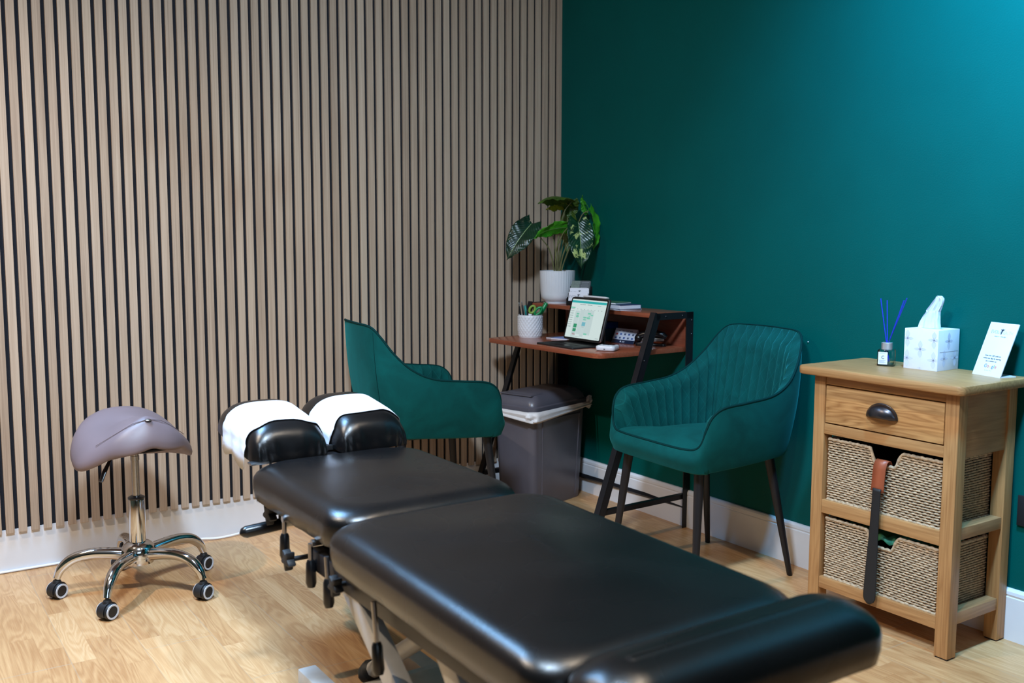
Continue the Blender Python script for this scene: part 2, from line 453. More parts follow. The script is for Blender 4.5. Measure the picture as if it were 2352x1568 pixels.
def skirting(name, along, a0, a1, t=.015):
    prof = [(0, 0), (t, 0), (t, .128), (t - .002, .1305), (t - .002, .134), (t, .1365), (t - .001, .1455), (t - .005, .1515), (t - .008, .153), (0, .153)]
    b = MB(); vs = []
    for s in (a0, a1):
        for d, z in prof: vs.append((s, -d, z) if along == 'x' else (-d, s, z))
    n = len(prof); fs = [(i, (i + 1) % n, n + (i + 1) % n, n + i) for i in range(n)] + [tuple(range(n)), tuple(range(2 * n - 1, n - 1, -1))]
    b.add(vs, fs); struct(name, b, MT['skirting'])
skirting('baseboard_right', 'y', RY, -.009)
b = MB().box(RX, -.0, -.0095, 0, 0, .1530, .001)
struct('baseboard_left', b, MT['skirting'])

# cable on the floor along the left skirting
pts = catmull([(-4.9, -.016, .006), (-3.2, -.017, .006), (-2.3, -.016, .006), (-2.0, -.017, .006), (-1.86, -.019, .008), (-1.74, -.024, .012), (-1.66, -.034, .006), (-1.58, -.03, .008), (-1.5, -.018, .016), (-1.42, -.016, .02), (-1.3, -.018, .012), (-1.0, -.018, .006), (-.7, -.018, .006)], 10)
tag(MB().tube(pts, .0045, 8).build('power_cable', MT['cable']), 'thin white cable lying on the floor along the white skirting under the slatted wall', 'cable')
tag(MB().box(-.008, -.0004, -2.300, -2.262, .345, .435, .003).build('wall_plate', MT['black_soft']), 'small dark plate low on the green wall behind the oak cabinet', 'wall plate')
tag(MB().sphere((-.002, -1.487, .809), .0022, 8).build('wall_screw', MT['white_plastic']), 'tiny white screw head in the green wall between chair and cabinet', 'screw')

# ------------------------------------------------------------------ tub chair
def chair_cps():
    z = .487
    half = [((0, .262), (0, .258, z)), ((.10, .262), (.10, .257, z)), ((.175, .258), (.175, .252, z + .001)), ((.222, .246), (.217, .240, z + .006)),
            ((.240, .225), (.240, .232, .515)), ((.244, .200), (.253, .224, .560)), ((.245, .168), (.261, .203, .603)), ((.245, .12), (.266, .158, .628)),
            ((.245, .05), (.268, .06, .638)), ((.241, -.03), (.268, -.05, .652)), ((.232, -.10), (.258, -.13, .688)), ((.218, -.155), (.237, -.19, .745)),
            ((.200, -.190), (.212, -.232, .805)), ((.178, -.207), (.184, -.256, .838)), ((.14, -.216), (.145, -.270, .848)), ((.08, -.220), (.08, -.280, .850)), ((0, -.222), (0, -.284, .851))]
    full = half + [((-a[0], a[1]), (-r[0], r[1], r[2])) for a, r in reversed(half[1:-1])]
    return full
def make_chair(label):
    t = empty('tub_chair'); tag(t, label, 'chair', 'green velvet tub chairs')
    cps = chair_cps()
    K = 8
    B = catmull([(a[0], a[1], 0) for a, r in cps], K, True); R = catmull([r for a, r in cps], K, True); N = len(R)
    # plan normals pointing inwards and the arc length
    nin = []; arc = [0]
    for i in range(N):
        e = R[(i + 1) % N] - R[i - 1]; n = Vector((-e.y, e.x, 0)); n = n.normalized()
        if n.dot(Vector((R[i].x, R[i].y, 0))) > 0: n = -n
        nin.append(n)
        arc.append(arc[-1] + Vector(((R[(i + 1) % N] - R[i]).xy)).length)
    def zb(i): return .410 + .014 * smooth(.25, -.15, B[i].y)
    # outer shell
    b = MB(); prof = [(-.05, 0.0), (-.02, .001), (-.006, .007), (0, .022)]
    rings = []
    for d, dz in prof:
        rings.append([Vector((B[i].x, B[i].y, zb(i) + dz)) - nin[i] * d if d < 0 else Vector((B[i].x, B[i].y, zb(i) + dz)) for i in range(N)])
    for r in range(len(prof)):   # negative d = pulled inwards
        d = prof[r][0]
        rings[r] = [Vector((B[i].x, B[i].y, zb(i) + prof[r][1])) + nin[i] * (-d) for i in range(N)]
    L = 9
    for q in range(1, L + 1):
        s = q / L; ring = []
        for i in range(N):
            lo = Vector((B[i].x, B[i].y, zb(i) + .022)); p = lo.lerp(R[i], s)
            p -= nin[i] * (.012 * sin(pi * s)); ring.append(p)
        rings.append(ring)
    # roll over the rim
    rings.append([R[i] + nin[i] * .008 + Vector((0, 0, .003)) for i in range(N)])
    vs = [v for r in rings for v in r]; fs = []
    for r in range(len(rings) - 1):
        for i in range(N): fs.append((r * N + i, r * N + (i + 1) % N, (r + 1) * N + (i + 1) % N, (r + 1) * N + i))
    fs.append(tuple(reversed(range(N))))
    b.add(vs, fs); b.build('shell', MT['velvet'], t)
    # inner quilted upholstery
    b = MB(); rings = []; M_ = 14
    def hgt(i): return smooth(.49, .60, R[i].z)
    for q in range(M_ + 1):
        s = q / M_; ring = []
        for i in range(N):
            h = hgt(i); off = .006 + h * (.034 * smooth(0, .18, s) + .012 * s) + (1 - h) * .02 * s
            z = R[i].z + .002 + h * .004 * sin(pi * min(1, s * 4)) - s * (R[i].z - .462)
            lo = Vector((B[i].x, B[i].y, 0)); pl = Vector((R[i].x, R[i].y, 0)).lerp(lo, s * .9)
            p = pl + nin[i] * off; p.z = z; ring.append(p)
        rings.append(ring)
    vs = [v for r in rings for v in r]; fs = []
    for r in range(M_):
        for i in range(N): fs.append((r * N + i, r * N + (i + 1) % N, (r + 1) * N + (i + 1) % N, (r + 1) * N + i))
    b.add(vs, fs)
    for r in range(M_ + 1):
        for i in range(N):
            p = rings[r][i]; b.uv[r * N + i] = (arc[i] if i < N / 2 or True else 0, p.z)
    b.build('backrest', MT['quilt'], t)
    # seat pad
    b = MB(); rings = []
    for q in range(12):
        s = q / 11; ring = []
        for i in range(N):
            h = hgt(i); lo = Vector((R[i].x, R[i].y, 0)).lerp(Vector((B[i].x, B[i].y, 0)), h * .9)
            edge = lo + nin[i] * (.003 + .046 * h)
            p = edge.lerp(Vector((0, .02, 0)), s * s * .3 + s * .7)
            dome = .016 * (1 - (1 - s) ** 2.2)
            p.z = .486 - .006 * h + dome - .010 * (1 - smooth(0, .14, s)) + .004 * smooth(0, .3, s); ring.append(p)
        rings.append(ring)
    vs = [v for r in rings for v in r]; fs = []
    for r in range(11):
        for i in range(N): fs.append((r * N + i, r * N + (i + 1) % N, (r + 1) * N + (i + 1) % N, (r + 1) * N + i))
    fs.append(tuple(11 * N + i for i in range(N)))
    b.add(vs, fs); b.build('seat', MT['velvet'], t)
    MB().tube([R[i] + Vector((0, 0, .0015)) + nin[i] * .002 for i in range(N)], .0042, 8, closed=True).build('piping', MT['piping'], t)
    # seam lines at the back corners
    for s in (-1, 1):
        i = 13 * K if s > 0 else N - 13 * K
        pts = []
        for q in range(13):
            u = q / 12; lo = Vector((B[i].x, B[i].y, zb(i) + .022)); p = lo.lerp(R[i], u * .97); p -= nin[i] * (.012 * sin(pi * u)); pts.append(p)
        MB().tube(pts, .0016, 6).build('seam', MT['piping'], t)
    # under plate and legs
    b = MB(); b.box(-.12, .12, -.10, .14, .402, .414, .004); b.build('underframe', MT['black_metal'], t)
    for (x0, y0, x1, y1) in ((.188, .192, .226, .235), (-.188, .192, -.215, .225), (.165, -.14, .213, -.208), (-.165, -.14, -.213, -.208)):
        MB().lathe([(.008, 0), (.0095, .002), (.0105, .05), (.0175, .42)], 20, Matrix(((1, 0, (x0 - x1) / .42, x1), (0, 1, (y0 - y1) / .42, y1), (0, 0, 1, 0), (0, 0, 0, 1)))).build('leg', MT['black_metal'], t)
    return t
def place_chair(t, x, y, face):    # the chair faces its local +y
    t.location = (x, y, 0); t.rotation_euler = (0, 0, face - pi / 2)
ch = make_chair('green velvet tub chair with quilted inside, against the green wall left of the oak cabinet')
place_chair(ch, -.307, -1.307, 3.08)
c2 = copy_tree(ch); tag(c2, 'green velvet tub chair seen from behind, standing at the desk beside the slatted wall', 'chair', 'green velvet tub chairs')
place_chair(c2, -.939, -.385, -.153)

# ------------------------------------------------------------------ desk (local: x = away from wall, y = along the wall)
DK = empty('writing_desk', (-.030, -.120, 0), 0)
tag(DK, 'cherry wood writing desk with raised shelf on black angle iron legs in the corner', 'desk')
# local frame: u runs along -Y, v away from the wall (-X); slight turn
ang = .035
def D(u, v, z): return Vector((-v * cos(ang) + u * sin(ang), -u * cos(ang) - v * sin(ang), z))
def dprism(poly, z0, z1, ch=.002): return MB().prism([tuple(D(u, v, 0).xy) for u, v in poly], z0, z1, ch)
W_ = .765
def corner_arc(cu, cv, r, a0, a1, n=8): return [(cu + r * cos(radians(a0 + (a1 - a0) * k / n)), cv + r * sin(radians(a0 + (a1 - a0) * k / n))) for k in range(n + 1)]
top = [(0.0, .0), (W_, .0), (W_, .27)] + corner_arc(W_ - .055, .415, .045, 0, 90) + [(.4, .462)] + corner_arc(.04, .445, .02, 90, 180) + [(0.0, .28)]
dprism(top, .716, .735, .0015).build('desktop', [MT['cherry']], DK)
dprism([(0, .012), (W_, .012), (W_, .205), (0, .205)], .861, .878, .0015).build('upper_shelf', MT['cherry'], DK)
dprism([(.0, .0), (W_, .0), (W_, .012), (.0, .012)], .735, .861, .001).build('back_panel', MT['cherry_edge'], DK)
def bar(p, q, w, th, side):
    """flat bar between two points in the (v,z) plane at u=side"""
    (v0, z0), (v1, z1) = p, q; d = Vector((v1 - v0, z1 - z0)); n = Vector((-d.y, d.x)).normalized() * w / 2
    c = [(v0 + n.x, z0 + n.y), (v1 + n.x, z1 + n.y), (v1 - n.x, z1 - n.y), (v0 - n.x, z0 - n.y)]
    b = MB(); vs = [D(side, a, z) for a, z in c] + [D(side + th, a, z) for a, z in c]
    b.add(vs, [(3, 2, 1, 0), (4, 5, 6, 7), (0, 1, 5, 4), (1, 2, 6, 5), (2, 3, 7, 6), (3, 0, 4, 7)]); return b
for side, sg in ((W_ + .002, 1), (-.030, -1)):
    s0 = side
    # angle iron: one flange in the side plane, the other facing the front
    lf = MB()
    th = .004
    sidepos = s0 + (.024 if sg > 0 else 0)
    def angle(b, p, q, w=.028, faceout=1):
        bb = bar(p, q, w, th, sidepos); b.add(bb.v, bb.f)
        (v0, z0), (v1, z1) = p, q; d = Vector((v1 - v0, z1 - z0)).normalized(); n = Vector((-d.y, d.x)) * (w / 2) * faceout
        bb = bar((v0 + n.x, z0 + n.y), (v1 + n.x, z1 + n.y), .004, .028, s0); b.add(bb.v, bb.f)
    b = MB(); angle(b, (.190, .878), (.512, .0), .03, 1); b.build('front_leg', MT['black_metal'], DK, smooth=False)
    b = MB(); angle(b, (.014, .878), (.014, .0), .042, -1); b.build('rear_leg', MT['black_metal'], DK, smooth=False)
    b = MB(); b2 = bar((-.0, .866), (.2, .866), .026, th, sidepos); b.add(b2.v, b2.f); b.build('shelf_rail', MT['black_metal'], DK, smooth=False)
    b = MB(); b2 = bar((.0, .128), (.462, .128), .02, .02, s0); b.add(b2.v, b2.f); b.build('side_stretcher', MT['black_metal'], DK, smooth=False)
    for v, z in ((.06, .866), (.15, .866), (.008, .845), (.008, .79), (.262, .70)):
        p = D(sidepos + th, v, z); MB().sphere(tuple(p), .0035, 6).build('bolt', MT['pewter'], DK)
b = MB(); vs = []
p0, p1 = D(-.005, .004, .078), D(W_ + .01, .004, .078)
b.tube([p0, p1], .011, 4); b.build('rear_stretcher', MT['black_metal'], DK, smooth=False)

# ------------------------------------------------------------------ things on the desk
def DW(u, v, z): return D(u, v, z) + Vector(DK.location)
ZT, ZS = .735, .878
# plant pot
PP = Vector((-.158, -.212, ZS))
pot = empty('plant_pot', PP); tag(pot, 'white ribbed ceramic plant pot on the left end of the raised desk shelf', 'plant pot')
b = MB(); prof = []; n = 160
outer = [(.045, 0), (.050, .0), (.051, .006), (.056, .009), (.066, .016), (.0725, .028), (.0755, .044), (.0758, .052), (.0765, .055), (.0785, .142), (.0785, .146), (.0735, .146), (.0725, .138)]
vs = []; fs = []
for j, (r, z) in enumerate(outer):
    for k in range(n):
        a = 2 * pi * k / n; rr = r
        if .056 < z < .142 or j in (9,): rr += .0010 * (1 if k % 4 < 2 else -1)
        vs.append((rr * cos(a), rr * sin(a), z))
# extra ring for ribs
b.add(vs, [(j * n + k, j * n + (k + 1) % n, (j + 1) * n + (k + 1) % n, (j + 1) * n + k) for j in range(len(outer) - 1) for k in range(n)] + [tuple(reversed(range(n)))])
b.build('pot_body', MT['white_ceramic'], pot, angle=30)
MB().lathe([(.050, .0), (.060, .0), (.062, .004), (.050, .0045)], 48).build('saucer', MT['white_ceramic'], pot)
# plant
PT = Vector((PP.x, PP.y, ZS + .146))
rr_, ff_ = Vector((.833, -.554, 0)), Vector((.554, .833, 0))
def PL(a, bb, c): return rr_ * a + ff_ * bb + Vector((0, 0, c))
plant = empty('potted_plant', PT); tag(plant, 'leafy houseplant with large dark and variegated leaves in the white ribbed pot', 'plant')
MB().lathe([(.001, -.012), (.04, -.010), (.0725, -.014)], 32, cap=False).build('soil', MT['soil'], plant)
LM = dict(dark=m_leaf('leaf_dark_variegated', (10, 40, 24), (22, 66, 36), (182, 196, 120), .57, .30),
          dark2=m_leaf('leaf_dark_cream', (8, 36, 24), (18, 58, 34), (226, 222, 178), .66, .30),
          bright=m_leaf('leaf_bright_green', (38, 120, 22), (80, 168, 34), (206, 212, 150), .68, .32),
          olive=m_leaf('leaf_olive', (40, 66, 18), (82, 106, 30), None, .5, .4),
          yellow=m_leaf('leaf_yellow', (120, 140, 20), (176, 178, 40), None, .5, .4))
def leaf(base, tip, width, side, mat, sag=.02, fold=.25, lobes=True, curl=0.0, stem=None):
    """blade from base to tip; side = direction of the blade's half width"""
    b0, t0 = Vector(base), Vector(tip); ax = (t0 - b0); L = ax.length; ax.normalize()
    sd = Vector(side); sd = (sd - ax * sd.dot(ax)).normalized(); nr = ax.cross(sd)
    if nr.z < 0: nr = -nr
    nu, nv = 12, 26; b = MB(); vs = []
    for j in range(nv + 1):
        s = j / nv
        w = width / 2 * (sin(pi * min(1, (s * .93 + .10)) ** .82) ** .75) if s < 1 else 0.0
        w = max(w, .0006)
        for i in range(-nu, nu + 1):
            q = i / nu
            back = (-.14 * L * (abs(q) ** 1.6) * (1 - s) ** 2.5) if lobes else 0
            p = b0 + ax * (s * L + back) + sd * (q * w) + nr * (fold * w * (abs(q) ** .8) * 1.0 - curl * w * q * q)
            p += nr * (4 * sag * s * (1 - s)) + nr * (.0025 * sin(s * 42 + abs(q) * 4) * abs(q)) + nr * (.005 * sin(s * 14 + q * 3) * abs(q) ** 2)
            vs.append(p)
    W2 = 2 * nu + 1; fs = [(j * W2 + i, j * W2 + i + 1, (j + 1) * W2 + i + 1, (j + 1) * W2 + i) for j in range(nv) for i in range(2 * nu)]
    b.add(vs, fs)
    for j in range(nv + 1):
        for i in range(-nu, nu + 1): b.uv[j * W2 + i + nu] = (i / nu, j / nv)
    o = b.build('leaf', LM[mat], plant, angle=180)
    so = o.modifiers.new('thick', 'SOLIDIFY'); so.thickness = .0009
    if stem:
        pts = catmull([Vector(p) for p in stem] + [b0 + ax * .01], 8)
        MB().tube(pts, [.0036 - .0016 * k / len(pts) for k in range(len(pts))], 8).build('stem', MT['stem'], plant)
K1 = .0019
def px(x_, y_, d): return PL((x_ - 1281) * K1, d, (622 - y_) * K1)
R0 = lambda a, d=0: PL(a, d, -.012)
leaf(px(1220, 512, -.05), px(1162, 596, -.10), .115, px(1262, 560, 0) - px(1220, 512, .05), 'dark2', .02, .25, True, .1, [R0(-.012), px(1262, 575, -.02), px(1240, 545, -.05)])
leaf(px(1306, 522, -.05), px(1224, 547, -.12), .075, Vector((0, 0, 1)) - ff_ * .9, 'bright', .022, .15, True, .2, [R0(-.004), px(1276, 580, -.02), px(1290, 540, -.04)])
leaf(px(1326, 508, -.07), px(1333, 615, -.11), .122, rr_ + ff_ * .25, 'dark', .012, .28, True, .1, [R0(.008), px(1295, 580, -.02), px(1318, 530, -.05)])
leaf(px(1316, 462, .0), px(1232, 468, -.13), .085, ff_ + Vector((0, 0, -.22)), 'olive', .03, -.3, True, .4, [R0(.003), px(1281, 560, -.01), px(1294, 490, -.01)])
leaf(px(1304, 470, .03), px(1252, 480, -.02), .055, ff_ + Vector((0, 0, -.5)), 'yellow', .015, -.3, True, .3, [R0(.0, .01), px(1290, 540, .02)])
leaf(px(1352, 478, .0), px(1364, 574, -.03), .075, ff_ * .9 + rr_ * .5, 'bright', .02, .3, True, .0, [R0(.012, .01), px(1312, 560, .0), px(1336, 495, .0)])
leaf(px(1349, 492, .01), px(1337, 446, -.01), .03, rr_ + ff_ * .6, 'bright', .005, .3, False, .0)
leaf(px(1305, 492, .03), px(1303, 580, .04), .085, rr_ - ff_ * .4, 'olive', .02, .2, True, .1, [R0(.0, .015), px(1294, 560, .03), px(1303, 515, .03)])
leaf(px(1314, 458, .02), px(1312, 505, .03), .07, rr_ + ff_ * .3, 'olive', .02, -.2, True, .3)
for a, x2, y2, d in ((-.006, 1270, 540, .0), (.014, 1322, 540, .0)):
    MB().tube(catmull([R0(a), px(1276 if a < 0 else 1302, 585, 0), px(x2, y2, d)], 6), .0026, 8).build('stem', MT['stem'], plant)

# pen pot
PC = Vector((-.306, -.213, ZT))
pp = empty('pen_pot', PC); tag(pp, 'white pen pot with embossed lattice pattern on the left of the desk', 'pen pot')
b = MB(); n = 120; rows = 44; H = .098; R_ = .0535; vs = []; fs = []
for j in range(rows + 1):
    z = H * j / rows
    for k in range(n):
        a = 2 * pi * k / n; u = a * 11; w = z / H * pi * 5.0
        e = max(abs(sin((u + w) / 1)), 0); e2 = abs(sin(u - w)); pat = min(e, e2) ** .5 if False else (e * e2) ** .5
        r = R_ * (.93 + .07 * smooth(0, .4, z / H)) + (.0030 * pat if .03 < z / H < .94 else 0)
        vs.append((r * cos(a), r * sin(a), z))
for (r, z) in ((R_ - .003, H), (R_ - .005, H - .005), (R_ - .006, .006)):
    for k in range(n): a = 2 * pi * k / n; vs.append((r * cos(a), r * sin(a), z))
J = rows + 4
b.add(vs, [(j * n + k, j * n + (k + 1) % n, (j + 1) * n + (k + 1) % n, (j + 1) * n + k) for j in range(J - 1) for k in range(n)] + [tuple(reversed(range(n))), tuple((J - 1) * n + k for k in range(n))])
b.build('pot_body', MT['white_ceramic'], pp, angle=60)
def penvec(dx, c): return rr_ * dx + Vector((0, 0, c))
def pen(name, label, cat, a0, a1, top_, r, mats, group=None, d=0.0):
    """pen leaning inside the pot from the bottom (a0) to the tip (a1, top_)"""
    p0 = PC + rr_ * a0 + ff_ * d + Vector((0, 0, .008)); p1 = PC + rr_ * a1 + ff_ * (d * 1.3) + Vector((0, 0, top_))
    t = empty(name, p0); tag(t, label, cat, group); v = p1 - p0; n = len(mats)
    q = [(0.0, .5), (.5, 1.0)] if n == 2 else [(0, 1)]
    for (s0, s1), (pn, m, rk) in zip(q if n < 3 else [(0, .55), (.55, .9), (.9, 1)], mats):
        MB().tube([v * s0, v * (s0 + .02), v * (s1 - .02), v * s1], [r * rk * .8, r * rk, r * rk, r * rk * .75], 12).build(pn, m, t)
    return t
MT['teal_pl'] = simple('teal_plastic', (0, 128, 122), .35, .03); MT['green_pl'] = simple('green_plastic', (0, 132, 72), .3, .03)
MT['orange_pl'] = simple('pale_orange_plastic', (236, 168, 104), .4, .03); MT['lime_pl'] = simple('lime_rubber', (126, 156, 60), .45, .05)
pen('pen', 'slim black and silver pen, leftmost in the white pen pot', 'pen', -.03, -.050, .150, .0036, [('barrel', MT['black_plastic'], 1), ('cap', MT['black_plastic'], 1), ('clip', MT['steel'], .7)], d=.01)
pen('pen', 'grey metal ballpoint pen, second from left in the pen pot', 'pen', -.018, -.038, .156, .004, [('barrel', MT['steel'], 1), ('cap', MT['pewter'], 1), ('button', MT['steel'], .6)], d=-.01)
pen('marker_pen', 'teal marker pen standing in the middle of the pen pot', 'pen', .0, -.024, .138, .0062, [('barrel', MT['teal_pl'], 1)], d=.005)
pen('pen', 'short black pen in the pen pot beside the teal marker', 'pen', -.005, -.014, .118, .0035, [('barrel', MT['black_plastic'], 1)], d=-.02)
pen('highlighter_pen', 'green capped highlighter with pale orange barrel leaning to the right', 'pen', -.008, .072, .150, .0085, [('barrel', MT['orange_pl'], 1), ('cap', MT['green_pl'], 1.08)], d=.0)
sc = empty('scissors', PC + Vector((0, 0, .01))); tag(sc, 'scissors with lime and green loop handles standing in the pen pot', 'scissors')
def loop(cx, cz, rx, rz, rot, m, nm, th=.0055):
    pts = []
    for k in range(28):
        a = 2 * pi * k / 28; u = rx * cos(a); w = rz * sin(a); pts.append(rr_ * (cx + u * cos(rot) - w * sin(rot)) + Vector((0, 0, cz + u * sin(rot) + w * cos(rot))) - ff_ * .02)
    MB().tube(pts, th, 10, closed=True).build(nm, m, sc)
loop(.008, .112, .011, .0165, -.5, MT['lime_pl'], 'handle'); loop(.034, .105, .010, .02, -.75, MT['green_pl'], 'handle')
MB().tube([-ff_ * .015 + Vector((0, 0, .0)), -ff_ * .015 + rr_ * .006 + Vector((0, 0, .05)), -ff_ * .018 + rr_ * .012 + Vector((0, 0, .095))], [.002, .007, .006], 8, flat=.3).build('blade', MT['steel'], sc)

# tablet on a keyboard case
a_ = -1.581; U = Vector((cos(a_), sin(a_), 0)); Nf = Vector((U.y, -U.x, 0)); tl = .272; V = Vector((-Nf.x * sin(tl), -Nf.y * sin(tl), cos(tl)))
base = Vector((-.324, -.480, .753)); Wt, Ht = .248, .179
tab = empty('tablet_computer', base); tag(tab, 'tablet showing a green and white calendar page, propped on its black keyboard case', 'tablet')
ctr = U * (Wt / 2) + V * (Ht / 2); Mf = frame(ctr, U, V)      # local z = U x V : points to the viewer side?
if Mf.col[2].to_3d().dot(Nf) < 0: Mf = Mf @ Matrix.Diagonal((1, 1, -1, 1))
MT['alu'] = simple('grey_aluminium', (170, 162, 166), .35, .02, 60, metal=.85)
MB().prism(rrect(Wt, Ht, .012), -.0060, 0, .0012, Mf).build('body', MT['alu'], tab)
MB().prism(rrect(Wt - .002, Ht - .002, .011), -.0005, .0006, 0, Mf).build('bezel', MT['black_plastic'], tab)
sw_, sh_ = Wt - .018, Ht - .018
scm = [emitter('screen_white', (214, 232, 230), .72)]
SB = MB(); SB.prism(rrect(sw_, sh_, .004), .0006, .0009, 0, Mf)
def ui(rects, rgb, nm, z=.0011, k=.72):
    scm.append(emitter(nm, rgb, k)); SB.cur = len(scm) - 1
    for (a, c, d, e) in rects:
        X0, X1 = (a - .5) * sw_, (d - .5) * sw_; Y0, Y1 = (.5 - c) * sh_, (.5 - e) * sh_
        SB.add([tuple(Mf @ Vector(p)) for p in ((X0, Y1, z), (X1, Y1, z), (X1, Y0, z), (X0, Y0, z))], [(0, 1, 2, 3)])
ui([(0, .035, 1, .095)], (28, 176, 176), 'screen_teal')
ui([(.30, .26, .70, .90), (.42, .28, .52, .96), (.16, .30, .29, .98)], (196, 216, 216), 'screen_pale', .00105)
ui([(.205, .36, .285, .40), (.205, .42, .285, .465), (.53, .33, .62, .37), (.62, .37, .69, .40), (.42, .44, .52, .475), (.53, .44, .62, .49), (.43, .50, .52, .53), (.53, .86, .62, .90), (.57, .40, .60, .43), (0.0, .21, .13, .24)], (120, 206, 178), 'screen_mint')
ui([(.19, .64, .285, .74), (.19, .76, .285, .84)], (34, 148, 104), 'screen_green')
ui([(.42, .58, .52, .68)], (112, 184, 200), 'screen_blue')
lines = []
for k in range(9): lines += [(.02, .25 + k * .058, .035, .268 + k * .058), (.045, .252 + k * .058, .12, .258 + k * .058), (.045, .263 + k * .058, .10, .268 + k * .058)]
for k in range(8): lines += [(.20 + k * .1, .245, .212 + k * .1, .262)]
for k in range(3): lines += [(.22, .375 + k * .045, .27, .38 + k * .045), (.44, .455 + k * .03, .50, .459 + k * .03)]
lines += [(.25, .125, .42, .135), (.46, .125, .6, .135), (.76, .135, .86, .142), (.19, .88, .27, .887), (.43, .70, .50, .706), (.02, .965, .04, .97), (.88, .955, .97, .962), (.30, .965, .42, .97)]
ui(lines, (92, 112, 118), 'screen_grey', .0012)
ui([(.20, .905, .28, .92)], (170, 60, 70), 'screen_red', .0012)
SB.build('screen', scm, tab, smooth=False)
# stylus attached on the top edge
sty = empty('stylus', base + U * .155 + V * (Ht + .0055) - Nf * .003)
tag(sty, 'white stylus lying along the top edge of the tablet', 'stylus')
MB().tube([-U * .083, -U * .08, U * .062], [.0035, .0043, .0043], 14).build('barrel', MT['white_plastic'], sty)
MB().tube([U * .062, U * .083], [.0043, .0009], 14).build('tip', MT['white_plastic'], sty)
# keyboard case
kb = empty('keyboard_case', (-.365, -.59, ZT)); tag(kb, 'black folding keyboard case carrying the tablet on the desk', 'keyboard')
Mk = Matrix.Rotation(a_ + 0, 4, 'Z')      # local x along U
MB().prism(rrect(.250, .172, .008), 0, .0065, .001, Mk).build('keyboard_base', MT['black_soft'], kb)
b = MB()
for r in range(5):
    n = 13
    for k in range(n): b.box(-.112 + k * .0172, -.112 + k * .0172 + .0148, .062 - r * .0165 - .0135, .062 - r * .0165, .0065, .0080, .0006, Mk)
b.build('keys', MT['black_plastic'], kb)
MB().box(-.045, .045, -.075, -.035, .0066, .0070, 0, Mk).build('trackpad', MT['black_plastic'], kb)
b = MB()  # hinge and back support panel
hp = base - Vector(kb.location)
P0 = Mk @ Vector((-.118, .083, .004)); P1 = Mk @ Vector((.118, .083, .004))
b.tube([P0, P1], .0075, 14); b.build('hinge', MT['black_plastic'], kb)
pm = hp + ctr - Nf * .0100
MB().prism(rrect(Wt, Ht, .012), -.0022, .0022, .0008, frame(pm, U, V)).build('back_cover', MT['black_soft'], kb)
lo = Mk @ Vector((0, .083, .004)); up = hp + U * Wt / 2 + V * .055 - Nf * .0135
b = MB(); th = Nf * .0025
b.add([lo - U * .118 + th, lo + U * .118 + th, up + U * .118 + th, up - U * .118 + th, lo - U * .118 - th, lo + U * .118 - th, up + U * .118 - th, up - U * .118 - th],
      [(0, 1, 2, 3), (7, 6, 5, 4), (0, 4, 5, 1), (1, 5, 6, 2), (2, 6, 7, 3), (3, 7, 4, 0)])
b.build('support_flap', MT['black_soft'], kb, smooth=False)

# card reader
cr = empty('card_reader', (-.355, -.812, ZT), 0); tag(cr, 'small white card payment reader on the desk in front of the tablet', 'card reader')
Mr = Matrix.Rotation(-1.0, 4, 'Z')
MB().prism(rrect(.078, .078, .016), .002, .021, .006, Mr).build('body', MT['white_plastic'], cr)
MB().prism(rrect(.062, .062, .010), 0, .004, 0, Mr).build('foot', MT['white_plastic'], cr)
MB().box(-.024, .024, .008, .030, .0210, .0216, 0, Mr).build('display', MT['black_plastic'], cr)
b = MB()
for i in range(3):
    for j in range(3): b.box(-.021 + i * .015, -.010 + i * .015, -.028 + j * .011, -.021 + j * .011, .0210, .0218, .0004, Mr)
b.build('keys', MT['ring_white'], cr)
MB().box(-.0035, .0035, -.0394, -.0385, .008, .0105, 0, Mr).build('port', MT['black_plastic'], cr)

# notebook behind the pen pot and the pad under it
nb = empty('notebook', DW(.30, .19, ZT)); tag(nb, 'thin blue and white booklet lying flat on the desk between pen pot and tablet', 'booklet')
Mn = Matrix.Rotation(.25, 4, 'Z')
MT['pale_blue'] = simple('pale_blue_cover', (148, 168, 226), .4, .05, 12)
MB().box(-.055, .055, -.10, .10, 0, .005, .0004, Mn).build('pages', MT['white_card'], nb)
MB().box(-.055, .055, -.10, .10, .005, .0058, 0, Mn).build('cover', MT['pale_blue'], nb)
pb = empty('notebook', DW(.21, .215, ZT)); tag(pb, 'small grey covered note pad lying flat right behind the pen pot', 'note pad')
MB().box(-.035, .035, -.045, .045, 0, .004, .0004, Mn).build('pages', MT['white_card'], pb)
MB().box(-.036, .036, -.046, .046, .004, .0048, 0, Mn).build('cover', MT['alu'], pb)

# books on the shelf
bk = []
MT['book_a'] = simple('lilac_blue_cover', (150, 162, 205), .45, .05, 12); MT['book_b'] = simple('navy_cover', (44, 52, 96), .4, .05, 12)
MT['book_green'] = simple('green_patterned_cover', (60, 104, 78), .5, .3, 60)
def book(u, v, z, w, d, h, rot, cover, label, both=True, hard=.0012):
    t = empty('book', DW(u, v, z)); tag(t, label, 'book'); M = Matrix.Rotation(rot, 4, 'Z')
    MB().box(-d / 2, d / 2 - .002, -w / 2 + .001, w / 2 - .001, hard, h - hard, 0, M).build('pages', MT['white_card'], t)
    b = MB(); b.box(-d / 2, d / 2, -w / 2, w / 2, 0, hard, 0, M); b.box(-d / 2, d / 2, -w / 2, w / 2, h - hard, h, 0, M); b.box(d / 2 - .0015, d / 2, -w / 2, w / 2, 0, h, 0, M)
    b.build('cover', cover, t); return t
book(.505, .150, ZS, .18, .115, .005, .04, MT['white_card'], 'white leaflet pad, bottom of the small book pile on the desk shelf')
book(.510, .150, ZS + .005, .175, .11, .017, -.02, MT['book_b'], 'thick paperback with dark cover in the middle of the shelf book pile')
